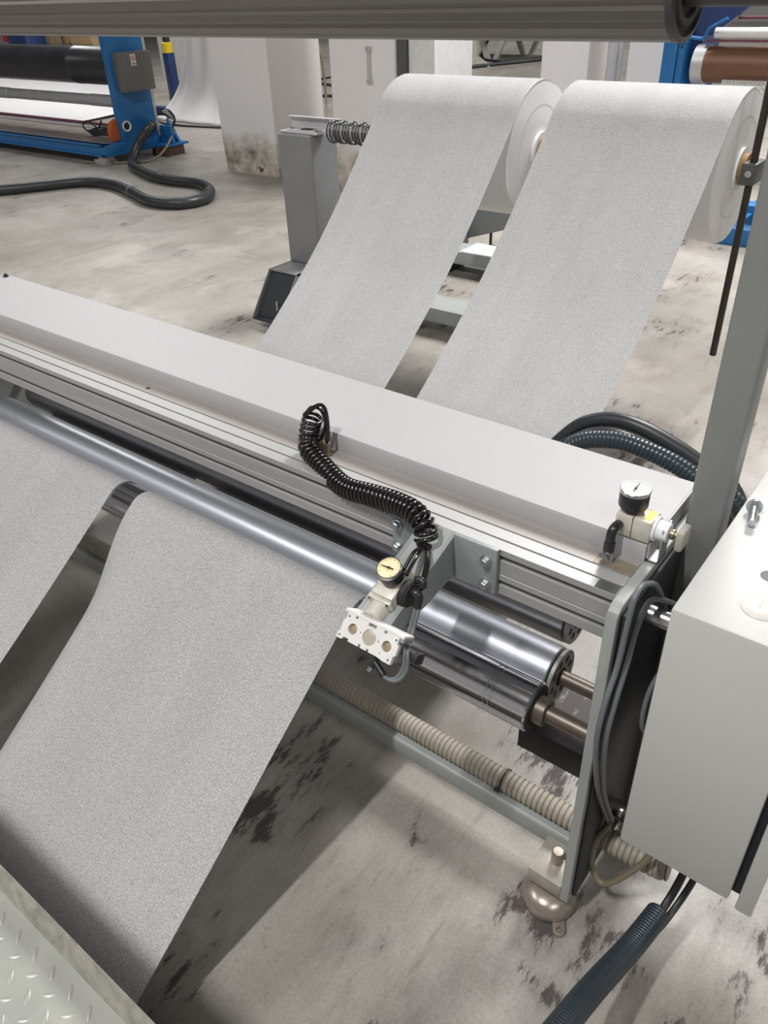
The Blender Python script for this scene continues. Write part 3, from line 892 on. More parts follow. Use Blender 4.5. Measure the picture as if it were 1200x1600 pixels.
def bh(name, pts, r, corr, mat, lb):
    mb = MB()
    if corr:
        corrugated(mb, pts, r, .009, .0016, 16)
    else:
        mb.tube(spline(pts, .015), r, 16)
    return tag(mb.build(name, mat, angle=60), lb, 'hose')
def ax(pts, k):   # points first noted at one distance, moved along to k times that distance from the eye
    return [(p[0] * k, p[1] * k, 1.6 - (1.6 - p[2]) * k) for p in pts]
bh('black_hose', ax([(-.70, 1.40, .66), (-.64, 1.4, .745), (-.595, 1.4, .80), (-.555, 1.4, .826), (-.508, 1.4, .838), (-.454, 1.4, .834), (-.386, 1.4, .814), (-.332, 1.4, .792), (-.27, 1.4, .762), (-.235, 1.38, .70), (-.22, 1.36, .55)], 1.12), .018, False, 'rubber', 'smooth black hose arching behind the cover, upper one')
bh('black_hose', ax([(-.69, 1.37, .66), (-.63, 1.37, .742), (-.585, 1.37, .785), (-.545, 1.37, .812), (-.50, 1.37, .822), (-.45, 1.37, .815), (-.386, 1.37, .795), (-.332, 1.37, .77), (-.27, 1.37, .735), (-.245, 1.36, .65), (-.24, 1.36, .5)], 1.12), .015, False, 'rubber', 'smooth black hose arching behind the cover, just under the upper one')
bh('black_hose', ax([(-.62, 1.32, .70), (-.575, 1.32, .79), (-.545, 1.32, .818), (-.505, 1.32, .833), (-.461, 1.32, .840), (-.397, 1.32, .833), (-.347, 1.32, .82), (-.30, 1.32, .80), (-.252, 1.34, .775), (-.222, 1.35, .72), (-.205, 1.36, .6)], 1.06), .019, True, 'blue_hose', 'ribbed dark hose lowest behind the cover')

# ------------------------------------------------------------------ overhead roller close above
ov = thing('overhead_roller', 'taupe anodised overhead roller across the top of the view', 'roller', (-1.4, 1.137, 1.5))
rr = .060
pl = []
for k in range(16):
    a0, a1 = 2 * PI * k / 16, 2 * PI * (k + 1) / 16
    for j in range(4):
        q = a0 + (a1 - a0) * j / 4
        pl.append((1.137 + (rr if j else rr - .0025) * math.cos(q + .3), 1.577 + (rr if j else rr - .0025) * math.sin(q + .3)))
MB().prism(pl, 0, -3.2, -.412).build('roller_tube', 'overhead', ov, angle=22)
MB().lathe((-.413, 1.137, 1.577), (1, 0, 0), [(0, .061), (.008, .061), (.010, .054), (.004, .052), (.004, .044), (.010, .042), (.010, .034), (.003, .032)], 40).build('end_flange', 'overdark', ov)
MB().cyl((-.41, 1.137, 1.577), (-.2166, 1.137, 1.577), .0225, 28).build('shaft', 'overdark', ov)

# ------------------------------------------------------------------ tread-plate platform, lower left
PX0, PX1 = -3.2, .9
pf = thing('tread_platform', 'galvanised tread plate step with raised lip in the lower left corner', 'platform', (-1.1, -.3, 0))
MB().box((PX0, -.9, .340), (PX1, .1606, .3492)).build('deck_plate', 'tread', pf)
MB().prism([(.156, .349), (.160, .349), (.176, .397), (.1785, .4005), (.1785, .30), (.156, .30)], 0, PX0, PX1).build('edge_lip', 'lip', pf)
MB().box((PX0, -.9, .24), (PX1, -.87, .34)).box((PX0, .10, .28), (PX1, .156, .34)).build('frame', 'tread', pf)
for x in (PX0 + .05, PX1 - .05):
    for y in (-.86, -.50):
        MB().box((x - .03, y - .03, 0), (x + .03, y + .03, .34)).build('leg', 'tread', pf)
lv = MB()
for j in range(-12, 3):
    y = .137 + .0216 * (j - 2) - .0005
    if y > .15:
        continue
    ang = -PI / 4 if (j % 2) == 0 else PI / 4
    for i in range(-30, 20):
        x = -.806 + .0475 * i + .0243 * ((j - 2) % 2)
        if not -2.0 < x < -.2:
            continue
        ca_, sa_ = math.cos(ang), math.sin(ang)
        vs, fs = [], []
        n = 6
        L_, wd, h = .0138, .0046, .0016
        for k in range(n + 1):
            t = -1 + 2 * k / n
            wv = wd * (1 - t * t) ** .7 if abs(t) < 1 else 0.0
            for s_, zz in ((-1, 0), (-.45, h), (.45, h), (1, 0)):
                zz2 = zz * (1 - t * t) ** .4 if abs(t) < 1 else 0
                px, py = t * L_, s_ * wv
                vs.append((x + px * ca_ - py * sa_, y + px * sa_ + py * ca_, .3489 + zz2))
        for k in range(n):
            for c in range(3):
                fs.append((k * 4 + c, k * 4 + c + 1, (k + 1) * 4 + c + 1, (k + 1) * 4 + c))
        lv.add(vs, fs)
lo_ = lv.build('tread_lug', 'tread', pf, angle=60)
lo_['kind'] = 'stuff'

# ------------------------------------------------------------------ fabric: front sheets, rolls and unwinding sheets
def sheet(prof, xfun, nx, name, mat, parent=None, dfun=None, solid=0.0):
    mb = MB()
    vs, fs = [], []
    m = len(prof)
    L = [0]
    for i in range(1, m):
        L.append(L[-1] + (V3((0,) + tuple(prof[i])) - V3((0,) + tuple(prof[i - 1]))).length)
    for i, (y, z) in enumerate(prof):
        a, b = prof[max(i - 1, 0)], prof[min(i + 1, m - 1)]
        ty, tz = b[0] - a[0], b[1] - a[1]
        l = math.hypot(ty, tz); ny, nz = tz / l, -ty / l
        if nz < 0 and abs(nz) > .2:
            ny, nz = -ny, -nz
        x0, x1 = xfun(y, L[i])
        for k in range(nx + 1):
            u = k / nx
            dd = dfun(u, L[i], y) if dfun else 0
            vs.append((x0 + (x1 - x0) * u, y + ny * dd, z + nz * dd))
    for i in range(m - 1):
        for k in range(nx):
            fs.append((i * (nx + 1) + k, i * (nx + 1) + k + 1, (i + 1) * (nx + 1) + k + 1, (i + 1) * (nx + 1) + k))
    mb.add(vs, fs)
    return mb.build(name, mat, parent, angle=80, solid=solid)

def arc(cy, cz, r, a0, a1, n):
    return [(cy + r * math.cos(math.radians(a0 + (a1 - a0) * k / n)), cz + r * math.sin(math.radians(a0 + (a1 - a0) * k / n))) for k in range(n + 1)]

def resample(p, step):
    return [(q.y, q.z) for q in spline([(0, a, b) for a, b in p], step)]

def front_prof(end):
    p = [(.985, .4525), (.962, .468)] + arc(.885, .535, .0486, -28, 126, 22)
    y, z = p[-1]
    for k in range(1, 41):
        t = k / 40
        p.append((y + (end[0] - y) * t, z + (end[1] - z) * t - .006 * math.sin(PI * t)))
    p += [(end[0] - .05, end[1] - .030), (end[0] - .11, end[1] - .055), (end[0] - .20, .012), (-.25, .010)]
    return p
def dropA(u, s, y):
    r = min(1, max(0, (s - .235) / .28)); r = r * r * (3 - 2 * r) * (1 if y > .05 else 0)
    edge = max(0, 1 - u / .13)
    return -.055 * edge ** 2 * r - .004 * math.sin(u * 5) * r
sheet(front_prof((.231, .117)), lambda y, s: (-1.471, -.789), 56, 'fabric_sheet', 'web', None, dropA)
fA = bpy.context.scene.objects['fabric_sheet']
tag(fA, 'wide white fabric sheet falling from the chrome roller beneath the valve block', 'fabric', 'fabric sheets in front of the machine')
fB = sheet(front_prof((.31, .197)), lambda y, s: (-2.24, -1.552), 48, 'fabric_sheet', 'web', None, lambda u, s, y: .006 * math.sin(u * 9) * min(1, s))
tag(fB, 'white fabric sheet falling from the chrome roller at the left picture edge', 'fabric', 'fabric sheets in front of the machine')

RY, RZ, RR = 3.249, .965, .264
unw = [(3.054, 1.143), (2.995, 1.0735), (2.778, .834), (2.559, .622), (2.344, .451), (2.163, .320), (1.98, .205), (1.80, .135), (1.62, .125), (1.45, .20), (1.30, .345), (1.185, .462), (1.13, .4835), (1.0, .4535)]
def roll(x0, x1, fx, label, corelen, sag):
    t = thing('fabric_roll', label, 'roll', ((x0 + x1) / 2, RY, RZ - RR), 'white fabric rolls on the unwind stand')
    L = x1 - x0
    MB().lathe((x0, RY, RZ), (1, 0, 0), [(0, .07), (0, RR - .012), (.003, RR - .004), (.010, RR), (L - .010, RR), (L - .003, RR - .004), (L, RR - .012), (L, .07)], 96, cap=False).build('wound_fabric', 'roll', t, angle=30)
    s = MB()
    for k, r in enumerate((.150,)):
        s.lathe((x1 - .0005, RY, RZ), (1, 0, 0), [(0, r), (.0006, r + .02), (.0006, r + .022), (0, r + .05)], 72, cap=False)
    s.build('end_winding', 'rollside', t)
    MB().lathe((x0 - .02, RY, RZ), (1, 0, 0), [(0, .055), (0, .074), (L + .035, .074), (L + .035, .055)], 48, cap=False).build('core_collar', 'corewhite', t)
    MB().lathe((x0 - .03, RY, RZ), (1, 0, 0), [(0, .03), (0, .055), (L + .03 + corelen, .055), (L + .03 + corelen, .03)], 40, cap=False).build('core', 'core', t)
    ar = arc(RY, RZ, RR + .0025, 62, 138, 30)
    pr = ar[:-1] + resample([ar[-1]] + unw[1:], .03)
    def xf(y, s_):
        q = min(1, max(0, (2.1 - y) / 1.05)); q = q * q * (3 - 2 * q)
        return x0 + (fx[0] - x0) * q + .001, x1 + (fx[1] - x1) * q - .001
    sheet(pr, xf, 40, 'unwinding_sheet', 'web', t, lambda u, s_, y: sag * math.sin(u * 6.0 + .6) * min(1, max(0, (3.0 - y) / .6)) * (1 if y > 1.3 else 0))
roll(-1.552, -.88, (-1.471, -.789), 'big white fabric roll unwinding toward the cover, nearer the tall grey post', .035, .006)
roll(-2.395, -1.70, (-2.24, -1.552), 'big white fabric roll unwinding toward the cover, beside the spring shaft', .02, .007)

# ------------------------------------------------------------------ unwind stand with its shaft
st = thing('unwind_stand', 'dark grey floor stand with square column carrying the fabric rolls', 'stand', (-2.3, 3.6, 0))
MB().box((-3.198, 3.20, .281), (-2.967, 3.41, .944), .012, seg=3).build('column', 'stand', st)
th = .008
def open_rail():
    xa, xb = -3.198, -2.985
    mb = MB()
    for (pa, pb) in (((xa, .281), (xb, .281)),):
        mb.add([(xa, 3.03, .281), (xb, 3.03, .281), (xb, 4.75, .281), (xa, 4.75, .281), (xa, 3.033, .273), (xb, 3.033, .273), (xb, 4.75, .273), (xa, 4.75, .273)],
               [(0, 1, 2, 3), (7, 6, 5, 4), (0, 4, 5, 1), (1, 5, 6, 2), (2, 6, 7, 3), (3, 7, 4, 0)])
    for x in (xa, xb - th):
        mb.prism([(3.03, .281), (2.885, .092), (2.862, .058), (2.862, .050), (4.75, .050), (4.75, .281)], 0, x, x + th)
    return mb.build('base_rail', 'stand', st)
open_rail()
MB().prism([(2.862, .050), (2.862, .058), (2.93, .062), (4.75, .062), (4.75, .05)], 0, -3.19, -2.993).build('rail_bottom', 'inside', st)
MB().prism([(3.045, .272), (2.915, .092), (2.90, .0625), (4.7, .0625), (4.7, .272)], 0, -3.189, -2.994).build('rail_shade_fill', 'inside', st)  # black block painting the deep shade inside the hollow rail
MB().cyl((-3.06, 2.93, 0.0), (-3.06, 2.93, .15), .008, 14).lathe((-3.06, 2.93, .062), (0, 0, 1), [(0, .016), (.02, .016)], 6).lathe((-3.06, 2.93, 0), (0, 0, 1), [(0, .04), (.015, .04), (.02, .01)], 24).build('levelling_foot', 'zinc', st)
MB().prism([(-3.198, 4.4), (-2.985, 4.4), (-2.985, 4.75), (-3.198, 4.75)], 2, 0, .05).build('rail_foot', 'stand', st)
for y in (3.324, 4.24):
    MB().box((-2.985, y, .062), (-1.70, y + .195, .140), .006).build('cross_rail', 'rail', st)
    for px in (-2.9, -1.85):
        MB().box((px, y + .01, .0), (px + .1, y + .18, .062)).build('rail_pad', 'blackmatt', st)
MB().box((-2.72, 4.236, .1405), (-2.35, 4.44, .150)).build('weld_plate', 'whiteobj', st)
# slanted gusset and its levelling foot behind the roll
MB().prism([(-3.30, .27), (-2.62, .27), (-2.62, .19), (-3.05, .05), (-3.30, .05)], 1, 4.76, 4.775).build('gusset', 'stand', st)
MB().lathe((-2.83, 4.79, 0), (0, 0, 1), [(0, .055), (.012, .055), (.03, .04), (.032, .010), (.19, .010)], 24).build('levelling_foot', 'blackmatt', st)
MB().box((-2.86, 4.776, .14), (-2.80, 4.81, .20)).build('foot_bracket', 'stand', st)
sh = thing('roll_shaft', 'bright steel shaft with clamp plate on top of the grey column', 'shaft', (-2.0, RY, RZ))
MB().cyl((-2.86, RY, RZ), (-.80, RY, RZ), .029, 28).build('bar', 'dullalu', sh)
MB().box((-3.19, 3.215, .945), (-2.94, 3.31, .956), .002).box((-3.15, 3.225, .956), (-2.96, 3.285, .962), .001).build('clamp_plate', 'dullalu', sh)
MB().prism([(3.268, .962), (3.292, .962), (3.292, 1.018), (3.268, 1.018), (3.268, 1.014), (3.288, 1.012), (3.288, .967), (3.268, .967)], 0, -3.17, -2.83).build('channel', 'dullalu', sh)
MB().box((-3.06, 3.235, .962), (-3.00, 3.27, .967)).build('slot', 'ink', sh)
for bx in (-3.13, -2.965):
    hexbolt('bolt', (bx, 3.245, .962), (0, 0, 1), .009, .008, 'zinc', sh)
sp_ = []
turn, n_ = 24, 24 * 18
for k in range(n_ + 1):
    a = 2 * PI * turn * k / n_ + .9 * math.sin(k * .021)
    r = .047 + .004 * math.sin(k * .11)
    sp_.append((-2.86 + .47 * k / n_, RY + r * math.cos(a), RZ + r * math.sin(a)))
tag(MB().tube(sp_, .0042, 8).build('coil_spring', 'spring', angle=60), 'dark wire coil spring around the shaft left of the rolls', 'spring')
# clamp and bar hanging on the near shaft end
hb = thing('hanging_bar', 'dark upright bar clamped to the roll core, ending above the floor', 'bar', (-.82, RY, .26))
MB().cyl((-.818, RY - .045, .262), (-.818, RY - .045, 1.75), .0135, 20, .002).build('bar', 'rod', hb)
MB().box((-.850, RY - .075, .925), (-.795, RY + .035, 1.0), .006).build('clamp', 'darkgrey', hb)
MB().cyl((-.82, RY - .082, .965), (-.82, RY - .074, .965), .012, 16).build('clamp_screw', 'steel', hb)

# ------------------------------------------------------------------ blue drum machine, far left
bmch = thing('drum_machine', 'blue floor machine with a long black drum and grey switch box', 'machine', (-10.5, 5.8, 0))
def ibeam(mb, lo, hi):
    (x0, y0_, z0), (x1, y1_, z1) = lo, hi
    mb.box((x0, y0_, z0), (x1, y1_, z0 + .018)).box((x0, y0_, z1 - .018), (x1, y1_, z1)).box((x0, y0_ + .02, z0), (x1, y1_ - .02, z1))
    return mb
ibeam(MB(), (-15.5, 5.39, .082), (-7.99, 5.48, .20)).build('base_beam', 'blue', bmch)
ibeam(MB(), (-15.5, 6.28, .082), (-7.99, 6.37, .20)).build('base_beam', 'blue', bmch)
MB().box((-8.08, 5.39, .082), (-7.985, 6.37, .20), .004).build('end_beam', 'blue', bmch)
MB().box((-15.5, 5.48, .180), (-8.08, 6.28, .196)).build('deck', 'deck', bmch)
MB().box((-8.09, 5.66, .18), (-7.99, 6.12, 2.2), .004).build('side_frame', 'blue', bmch)
MB().box((-8.08, 6.12, .20), (-8.0, 6.16, 1.9)).build('side_strip', 'paleobj', bmch)
MB().lathe((-7.99, 5.72, .347), (1, 0, 0), [(0, .055), (.012, .055), (.014, .045), (.006, .036)], 28, cap=False).build('port_ring', 'whiteobj', bmch)
MB().cyl((-7.989, 5.72, .347), (-7.984, 5.72, .347), .038, 24).build('port', 'ink', bmch)
MB().lathe((-15.5, 5.9, .895), (1, 0, 0), [(0, .185), (6.6, .185), (6.605, .188), (6.64, .188), (6.645, .185), (7.41, .185)], 48).build('drum', 'drum', bmch)
MB().lathe((-15.5, 5.9, .55), (1, 0, 0), [(0, .062), (5.0, .062), (5.005, .058), (6.7, .058), (6.705, .062), (7.41, .062)], 32).build('lower_roller', 'dullalu', bmch)
MB().box((-15.5, 6.13, .235), (-8.2, 6.165, .262)).box((-15.5, 6.14, .196), (-15.4, 6.16, .24)).box((-8.9, 6.14, .196), (-8.86, 6.16, .24)).build('maroon_bar', 'maroon', bmch)
MB().prism([(5.56, .22), (5.66, .22), (5.66, .42), (5.60, .40), (5.55, .32)], 0, -8.12, -8.06).build('orange_guard', 'orange', bmch)
bx = MB().box((-7.99, 5.70, .675), (-7.86, 6.10, 1.035), .004).build('switch_box', 'boxgrey', bmch)
MB().box((-7.866, 5.715, .69), (-7.855, 6.095, 1.03), .003).build('box_door', 'boxgrey', bx)
frs = frame((-7.8545, 5.865, .965), (0, 1, 0), (0, 0, 1), (1, 0, 0))
stk = MB().box((-.032, -.052, 0), (.032, .052, .001), 0, frs).build('warning_sticker', 'whiteobj', bx)
mb = MB().lathe((0, .014, .0008), (0, 0, 1), [(0, .020), (.0008, .020), (.0008, .027), (0, .027)], 28, frs, cap=False)
mb.box((-.003, -.022, .0008), (.003, .022, .0016), 0, frs @ Matrix.Translation((0, .014, 0)) @ Matrix.Rotation(.78, 4, 'Z'))
mb.build('prohibition_ring', 'red', stk)
MB().box((-.006, -.010, .0008), (.006, .010, .0013), 0, frs @ Matrix.Translation((0, .012, 0))).box((-.022, -.042, .0008), (.022, -.036, .0013), 0, frs).box((-.022, -.032, .0008), (.022, -.027, .0013), 0, frs).build('sticker_print', 'ink', stk)
MB().box((-8.25, 5.40, 0.0), (-8.05, 5.55, .045)).box((-8.2, 5.42, .045), (-8.02, 5.50, .082)).build('foot_pad', 'dullalu', bmch)
MB().box((-8.06, 6.05, 0), (-7.80, 6.30, .10)).build('wood_block', 'wood', bmch)
MB().box((-15.3, 5.40, 0), (-15.1, 5.55, .082)).box((-15.3, 6.25, 0), (-15.1, 6.36, .082)).build('foot_pad', 'dullalu', bmch)
MB().box((-7.99, 6.05, .10), (-7.78, 6.36, .122)).box((-7.985, 6.15, .122), (-7.80, 6.19, .30)).prism([(-7.985, .12), (-7.82, .12), (-7.985, .36)], 1, 6.26, 6.29).build('corner_bracket', 'blue', bmch)
mbw = MB()
for k in range(6):
    mbw.tube(spline([(-7.97, 6.13 + .02 * k, .40), (-7.90 + .012 * k, 6.22, .46 - .02 * k), (-7.85, 6.28, .36), (-7.88, 6.22, .22 + .01 * k)], .03), .007, 6)
mbw.build('wire_bundle', 'black', bmch)

def cablepile():
    mb = MB()
    pts = []
    for k in range(9 * 14 + 1):
        a = 2 * PI * k / 14
        rx = .26 + .05 * math.sin(k * .7); ry = .13 + .03 * math.cos(k * .9)
        pts.append((-8.46 + rx * math.cos(a), 5.80 + ry * math.sin(a), .215 + .004 * (k / 14) + .012 * (1 + math.sin(k * 1.3))))
    mb.tube(pts, .011, 7)
    mb.tube(spline([(-8.65, 5.72, .22), (-8.78, 5.70, .30), (-8.72, 5.74, .36), (-8.62, 5.78, .28), (-8.55, 5.80, .36)], .03), .009, 6)
    tag(mb.build('cable_coil', 'rubber', angle=60), 'heap of coiled dark cable on the blue machine deck', 'cable')
cablepile()
hz = [(-7.99, 6.06, .30), (-7.90, 6.00, .325), (-7.82, 5.84, .29), (-7.84, 5.70, .17), (-7.72, 5.52, .07), (-7.55, 5.38, .05), (-7.30, 5.26, .05), (-6.853, 5.101, .05), (-6.532, 5.075, .05), (-6.193, 5.099, .05), (-5.886, 4.966, .05), (-5.676, 4.718, .05),
      (-5.732, 4.477, .05), (-6.038, 4.413, .05), (-6.49, 4.554, .05), (-6.937, 4.673, .05), (-7.302, 4.605, .05), (-7.533, 4.264, .05), (-7.725, 3.978, .05), (-8.2, 3.5, .05), (-8.9, 3.2, .05)]
hs = thing('floor_hose', 'thick black hose looping across the floor from the blue machine', 'hose', (-6.8, 4.7, 0))
MB().tube(spline(hz, .05), .046, 14).build('hose', 'rubber', hs, angle=60)
for p, d in (((-6.49, 4.554, .05), (.95, -.3, 0)), ((-6.70, 5.085, .05), (1, .02, 0)), ((-5.80, 4.87, .05), (.6, -.8, 0)), ((-7.86, 5.93, .318), (.5, -.8, -.1))):
    MB().lathe(V3(p) - V3(d).normalized() * .02, d, [(0, .048), (.04, .048)], 18).build('tape_band', 'boxgrey', hs)
tag(MB().tube(spline([(-7.85, 6.25, .25), (-7.75, 6.0, .10), (-7.72, 5.75, .02), (-8.0, 5.5, .015), (-8.4, 5.35, .012)], .04), .012, 8).build('thin_cable', 'beige_cable'), 'thin yellowish cable drooping under the blue machine corner', 'cable')

# ------------------------------------------------------------------ white film behind the drum, hanging fabric and prop posts
def film():
    pr = resample([(6.75, .006), (7.2, .012), (7.7, .03), (8.1, .07), (8.35, .22), (8.5, .48), (8.56, .74)], .08)
    tag(sheet(pr, lambda y, s: (-21.0, -11.1), 40, 'film_sheet', 'cream', None, lambda u, s, y: .006 * (1 + math.sin(u * 60 + 5 * math.sin(y))), .002), 'glossy white film sheet spread on the floor behind the black drum', 'film')
film()
def curtain():
    mb = MB()
    rows = [(-9.53, 1.5), (-9.56, 1.2), (-9.60, 1.0), (-9.66, .80), (-9.76, .60), (-9.90, .40), (-10.06, .20), (-10.22, .06), (-10.30, .012)]
    xs = [V3((x, 0, z)) for x, z in rows]
    rows = [(p.x, p.z) for p in spline(xs, .06)]
    nx = 26
    vs, fs = [], []
    for i, (xl, z) in enumerate(rows):
        for k in range(nx + 1):
            u = k / nx
            x = xl + (-8.55 - xl) * u
            y = 8.05 - .22 * max(0, 1 - z / .5) ** 2 + .018 * math.sin(u * 22 + z * 1.5)
            vs.append((x, y, max(z, .008)))
    for i in range(len(rows) - 1):
        for k in range(nx):
            fs.append((i * (nx + 1) + k, i * (nx + 1) + k + 1, (i + 1) * (nx + 1) + k + 1, (i + 1) * (nx + 1) + k))
    mb.add(vs, fs)
    tag(mb.build('hanging_fabric', 'cream', None, 80, .006), 'white fabric hanging down to the floor left of the first pillar', 'fabric')
curtain()
def prop_post(x, y, tilt, label, foot):
    t = thing('prop_post', label, 'post', (x, y, 0), 'navy prop posts')
    a = V3((tilt, 0, 1)).normalized()
    fr = Matrix.Translation((x, y, 0)) @ a.to_track_quat('Z', 'Y').to_matrix().to_4x4()
    MB().box((-.06, -.06, .03), (.06, .06, .80), .004, fr).build('outer_tube', 'navy', t)
    MB().lathe((0, 0, .80), (0, 0, 1), [(0, .075), (.12, .075), (.13, .06)], 20, fr).build('clamp_collar', 'yellowclamp', t)
    MB().cyl((0, 0, .93), (0, 0, 1.9), .05, 16, 0, fr).build('inner_tube', 'blackmatt', t)
    if foot:
        MB().box((x - 1.4, y - .07, 0), (x + .06, y + .07, .09)).cyl((x - .55, y, .09), (x - .55, y, .17), .03, 10).build('foot_bar', 'navy', t)
    else:
        MB().box((x - .15, y - .15, 0), (x + .15, y + .15, .03)).build('base_plate', 'navy', t)
prop_post(-10.35, 8.35, 0, 'navy prop post with yellow collar beside the hanging white fabric', True)
prop_post(-8.20, 8.85, 0, 'navy prop post with yellow collar between two white pillars', False)
tag(MB().tube(spline([(-11.6, 8.75, .012), (-10.9, 8.369, .012), (-9.991, 7.72, .012), (-9.478, 7.62, .012), (-8.926, 7.70, .012), (-8.0, 7.9, .012)], .06), .016, 8).build('floor_cable', 'rubber'), 'dark cable on the floor in front of the hanging fabric', 'cable')
tag(MB().tube(spline([(-8.02, 8.75, 1.3), (-7.88, 8.75, .98), (-7.80, 8.75, .775), (-7.77, 8.75, .492), (-7.74, 8.72, .20), (-7.55, 8.5, .016), (-7.2, 8.3, .014)], .05), .016, 8).build('hanging_cable', 'beige_cable'), 'brown cable hanging down beside the second navy post', 'cable')
tag(MB().tube(spline([(-11.4, 13.3, .02), (-11.3, 12.6, .02), (-10.87, 12.107, .02), (-10.3, 11.9, .02), (-9.6, 11.7, .02)], .1), .022, 8).build('floor_cable', 'rubber'), 'dark cable curling on the floor between the first two pillars', 'cable')
tag(MB().tube(spline([(-10.5, 10.4, .02), (-10.0, 10.572, .02), (-9.479, 10.768, .02), (-8.8, 11.0, .02)], .1), .022, 8).build('floor_cable', 'rubber'), 'straight dark cable on the floor behind the second navy post', 'cable')

# far machines seen under the overhead roller
fm = thing('far_machine', 'pale machine on splayed legs far behind the left roll', 'machine', (-9.9, 16.6, 0))
def tleg(x, y, h):
    t = MB().prism([(x - .30, .03), (x + .30, .03), (x + .08, .16), (x + .05, h), (x - .05, h), (x - .08, .16)], 1, y - .04, y + .04)
    t.box((x - .5, y - .28, 0), (x + .5, y + .28, .03))
    t.build('leg', 'paleobj', fm)
tleg(-9.95, 15.9, 1.0)
for x, y in ((-10.2, 17.0), (-10.0, 18.2)):
    MB().prism([(x - .42, .55), (x + .42, .55), (x + .14, 0), (x + .04, 0), (x + .25, .42), (x - .25, .42), (x - .04, 0), (x - .14, 0)], 1, y - .05, y + .05).build('splayed_leg', 'whiteobj', fm)
MB().box((-12.4, 16.8, .55), (-9.2, 18.4, .70)).box((-11.6, 15.8, .78), (-9.6, 16.4, .9)).build('frame', 'paleobj', fm)
MB().box((-12.0, 17.0, .70), (-9.4, 18.2, 1.6)).build('housing', 'blackmatt', fm)
for pts, lb in (([(-14.4, 19.3, 1.2), (-13.0, 18.6, .5), (-12.3, 18.2, .05), (-11.3, 16.3, .02), (-10.9, 15.3, .02), (-10.8, 14.6, .02)], 'dark cable drooping to the floor left of the pale far machine'),
                ([(-11.3, 19.2, 1.0), (-11.2, 18.6, .4), (-10.7, 17.4, .03), (-9.7, 16.4, .03), (-9.3, 16.8, .03), (-8.9, 18.2, .03), (-8.6, 19.4, .03)], 'dark cable curving on the floor under the pale far machine'),
                ([(-10.6, 14.2, .03), (-9.8, 14.9, .03), (-9.4, 15.9, .03), (-8.9, 17.2, .03), (-8.5, 18.6, .03)], 'thick dark cable running along the floor toward the third pillar')):
    tag(MB().tube(spline(pts, .15), .035, 8).build('floor_cable', 'rubber'), lb, 'cable')
tag(MB().cyl((-3.06, 7.0, 0), (-3.06, 7.0, 3.0), .042, 18).cyl((-3.0, 7.02, 0), (-3.0, 7.02, 3.0), .02, 12).build('steel_pipe', 'dullalu'), 'upright steel pipe pair between the third and fourth pillars', 'pipe')

# objects over and behind the black drum at the far left
fc = thing('far_cabinet', 'pale machine cabinet with a castor behind the blue side frame', 'machine', (-11.3, 9.5, 0))
MB().box((-11.75, 9.3, .32), (-11.12, 9.8, 1.8), .01).build('housing', 'whiteobj', fc)
MB().box((-11.05, 9.3, .55), (-10.96, 9.4, 1.8)).build('upright', 'whiteobj', fc)
MB().box((-11.12, 9.4, .75), (-10.96, 9.5, .80)).build('cross_piece', 'dullalu', fc)
MB().box((-11.7, 9.35, 0), (-11.6, 9.75, .32)).box((-11.25, 9.35, 0), (-11.15, 9.75, .32)).build('leg', 'whiteobj', fc)
MB().lathe((-11.02, 9.35, .50), (0, 1, 0), [(0, .07), (.05, .07)], 18).cyl((-11.0, 9.37, .42), (-10.95, 9.37, .28), .02, 8).build('castor', 'boxgrey', fc)
dk = thing('stacked_parts', 'dark stack of machine parts behind the first navy post', 'parts', (-11.5, 11.2, 0))
MB().box((-12.2, 11.0, .0), (-10.9, 11.5, .30), .02).build('crate', 'blackmatt', dk)
MB().cyl((-12.1, 11.1, .40), (-10.9, 11.1, .44), .10, 16).build('bar', 'blackmatt', dk)
MB().box((-12.1, 11.2, .30), (-11.0, 11.5, .8), .03).build('block', 'darkgrey', dk)
for x0, x1, y, z1, m, lb in ((-14.6, -13.35, 9.2, 1.35, 'carton', 'brown carton standing behind the drum beside the blue frame'),
                             (-19.2, -17.3, 9.0, 1.4, 'wood', 'dark brown crate behind the drum at the far left edge')):
    c = thing('carton' if m == 'carton' else 'crate', lb, 'box', ((x0 + x1) / 2, y, 0))
    MB().box((x0, y, 0), (x1, y + .8, z1), .01).build('box_body', m, c)
    MB().box((x0 - .01, y - .004, z1 - .55), (x1 + .01, y, z1 - .53)).box(((x0 + x1) / 2 - .03, y - .004, 0), ((x0 + x1) / 2 + .03, y, z1)).build('tape', 'tan', c)
for i, (x, lb) in enumerate(((-16.9, 'white upright strut beside the dark crate'), (-16.2, 'white upright strut nearer the carton'))):
    t = thing('strut', lb, 'strut', (x, 8.9, 0), 'white struts behind the drum')
    MB().prism([(x - .20, .0), (x + .20, .0), (x + .16, .9), (x + .05, 1.05), (x + .05, 1.6), (x - .05, 1.6), (x - .05, 1.05), (x - .16, .9)], 1, 8.86, 8.94).build('upright', 'whiteobj', t)
    MB().box((x - .28, 8.7, 0), (x + .28, 9.1, .02)).build('base_plate', 'whiteobj', t)
t = thing('dark_jack', 'dark navy machine head behind the drum near the carton', 'machine', (-15.1, 9.0, 0))
MB().box((-15.45, 8.9, 0), (-14.85, 9.3, 1.15), .02).build('body', 'navy', t)
MB().box((-15.38, 8.88, 1.15), (-14.95, 9.3, 1.5), .02).build('head', 'blackmatt', t)
MB().box((-15.6, 8.9, .85), (-15.48, 9.0, 1.02), .01).build('red_handle', 'red', t)
tag(MB().cyl((-13.9, 9.12, 0), (-14.2, 9.12, 1.6), .02, 8).build('leaning_rod', 'ink'), 'thin dark rod leaning against the brown carton', 'rod')

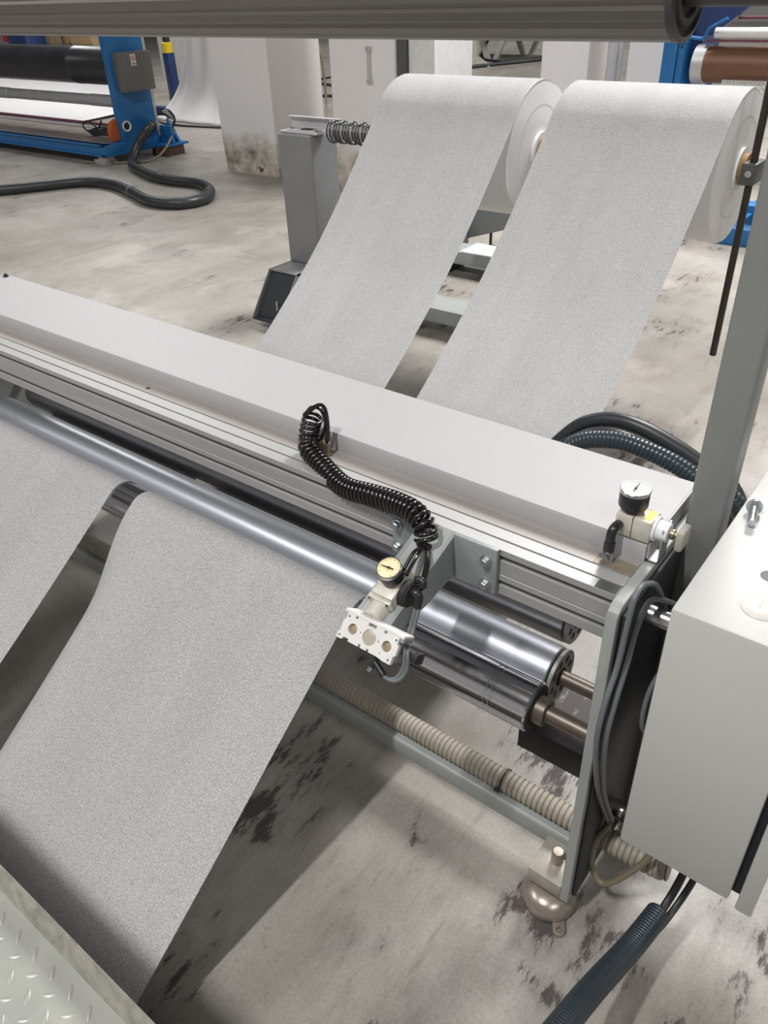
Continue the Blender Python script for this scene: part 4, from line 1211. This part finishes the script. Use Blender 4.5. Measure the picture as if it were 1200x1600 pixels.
# ------------------------------------------------------------------ brown roll machine, far right
kr = thing('kraft_roll_machine', 'blue machine holding a wide brown roll behind the right fabric roll', 'machine', (-1.2, 6.1, 0))
MB().box((-2.265, 6.0, 0), (-2.17, 6.6, 2.2), .004).box((-2.166, 6.01, 0), (-2.12, 6.6, 2.2), .004).build('side_frame', 'blue', kr)
MB().cyl((-2.14, 6.004, 1.135), (-2.14, 6.012, 1.135), .008, 10).build('bolt', 'ink', kr)
MB().box((-2.12, 6.15, 0), (-2.06, 6.5, 2.2)).build('inner_frame', 'navy', kr)
MB().box((-1.62, 5.72, .0), (-.2, 5.86, .11), .004).build('base_beam', 'blue', kr)
MB().box((-1.66, 6.22, .03), (-.2, 6.36, .15), .004).build('base_beam', 'blue', kr)
MB().box((-2.26, 5.86, .0), (-2.12, 6.9, .11)).box((-1.62, 5.86, 0), (-1.52, 6.9, .1)).build('floor_frame', 'blue', kr)
MB().lathe((-2.06, 6.1, 1.03), (1, 0, 0), [(0, .05), (.0, .118), (.075, .118), (.078, .105), (.09, .105)], 48).build('end_flange', 'dullalu', kr)
MB().lathe((-1.985, 6.1, 1.03), (1, 0, 0), [(0, .108), (1.9, .108)], 64).build('brown_roll', 'brownroll', kr)
MB().lathe((-1.95, 6.05, 1.215), (1, 0, 0), [(0, .020), (0, .032), (1.9, .032), (1.9, .02)], 32).build('upper_roller', 'whiteobj', kr)
MB().box((-2.0, 6.04, 1.165), (-.1, 6.08, 1.177)).build('maroon_bar', 'maroon', kr)
cm = MB()
for k in range(34):
    cm.box((-1.83 + .0135 * k, 5.97, .925), (-1.83 + .0135 * k + .0065, 5.985, .957))
cm.box((-1.84, 5.972, .918), (-1.36, 5.99, .930)).build('comb_strip', 'whiteobj', kr)
MB().prism([(-2.10, 1.19), (-1.98, 1.20), (-1.78, 1.36), (-1.66, 1.36), (-1.70, 1.46), (-1.95, 1.44), (-2.10, 1.36)], 1, 6.1, 6.16).build('arm_plate', 'navy', kr)
MB().tube(spline([(-2.2, 5.97, 1.185), (-2.12, 5.96, 1.20), (-1.99, 5.96, 1.19), (-1.97, 5.96, 1.24), (-1.86, 5.96, 1.30)], .03), .011, 8).build('air_line', 'blue', kr)
MB().box((-1.85, 6.14, 1.285), (-.1, 6.2, 1.30)).cyl((-1.60, 6.12, 1.29), (-1.60, 6.2, 1.29), .018, 10).build('thin_bar', 'maroon', kr)
tag(MB().box((-1.9, 7.6, 1.0), (.4, 7.7, 2.0), .01).box((-1.85, 7.6, 0), (-1.75, 7.7, 1.0)).box((.2, 7.6, 0), (.3, 7.7, 1.0)).build('white_panel', 'wall'), 'large pale board behind the brown roll machine', 'board')
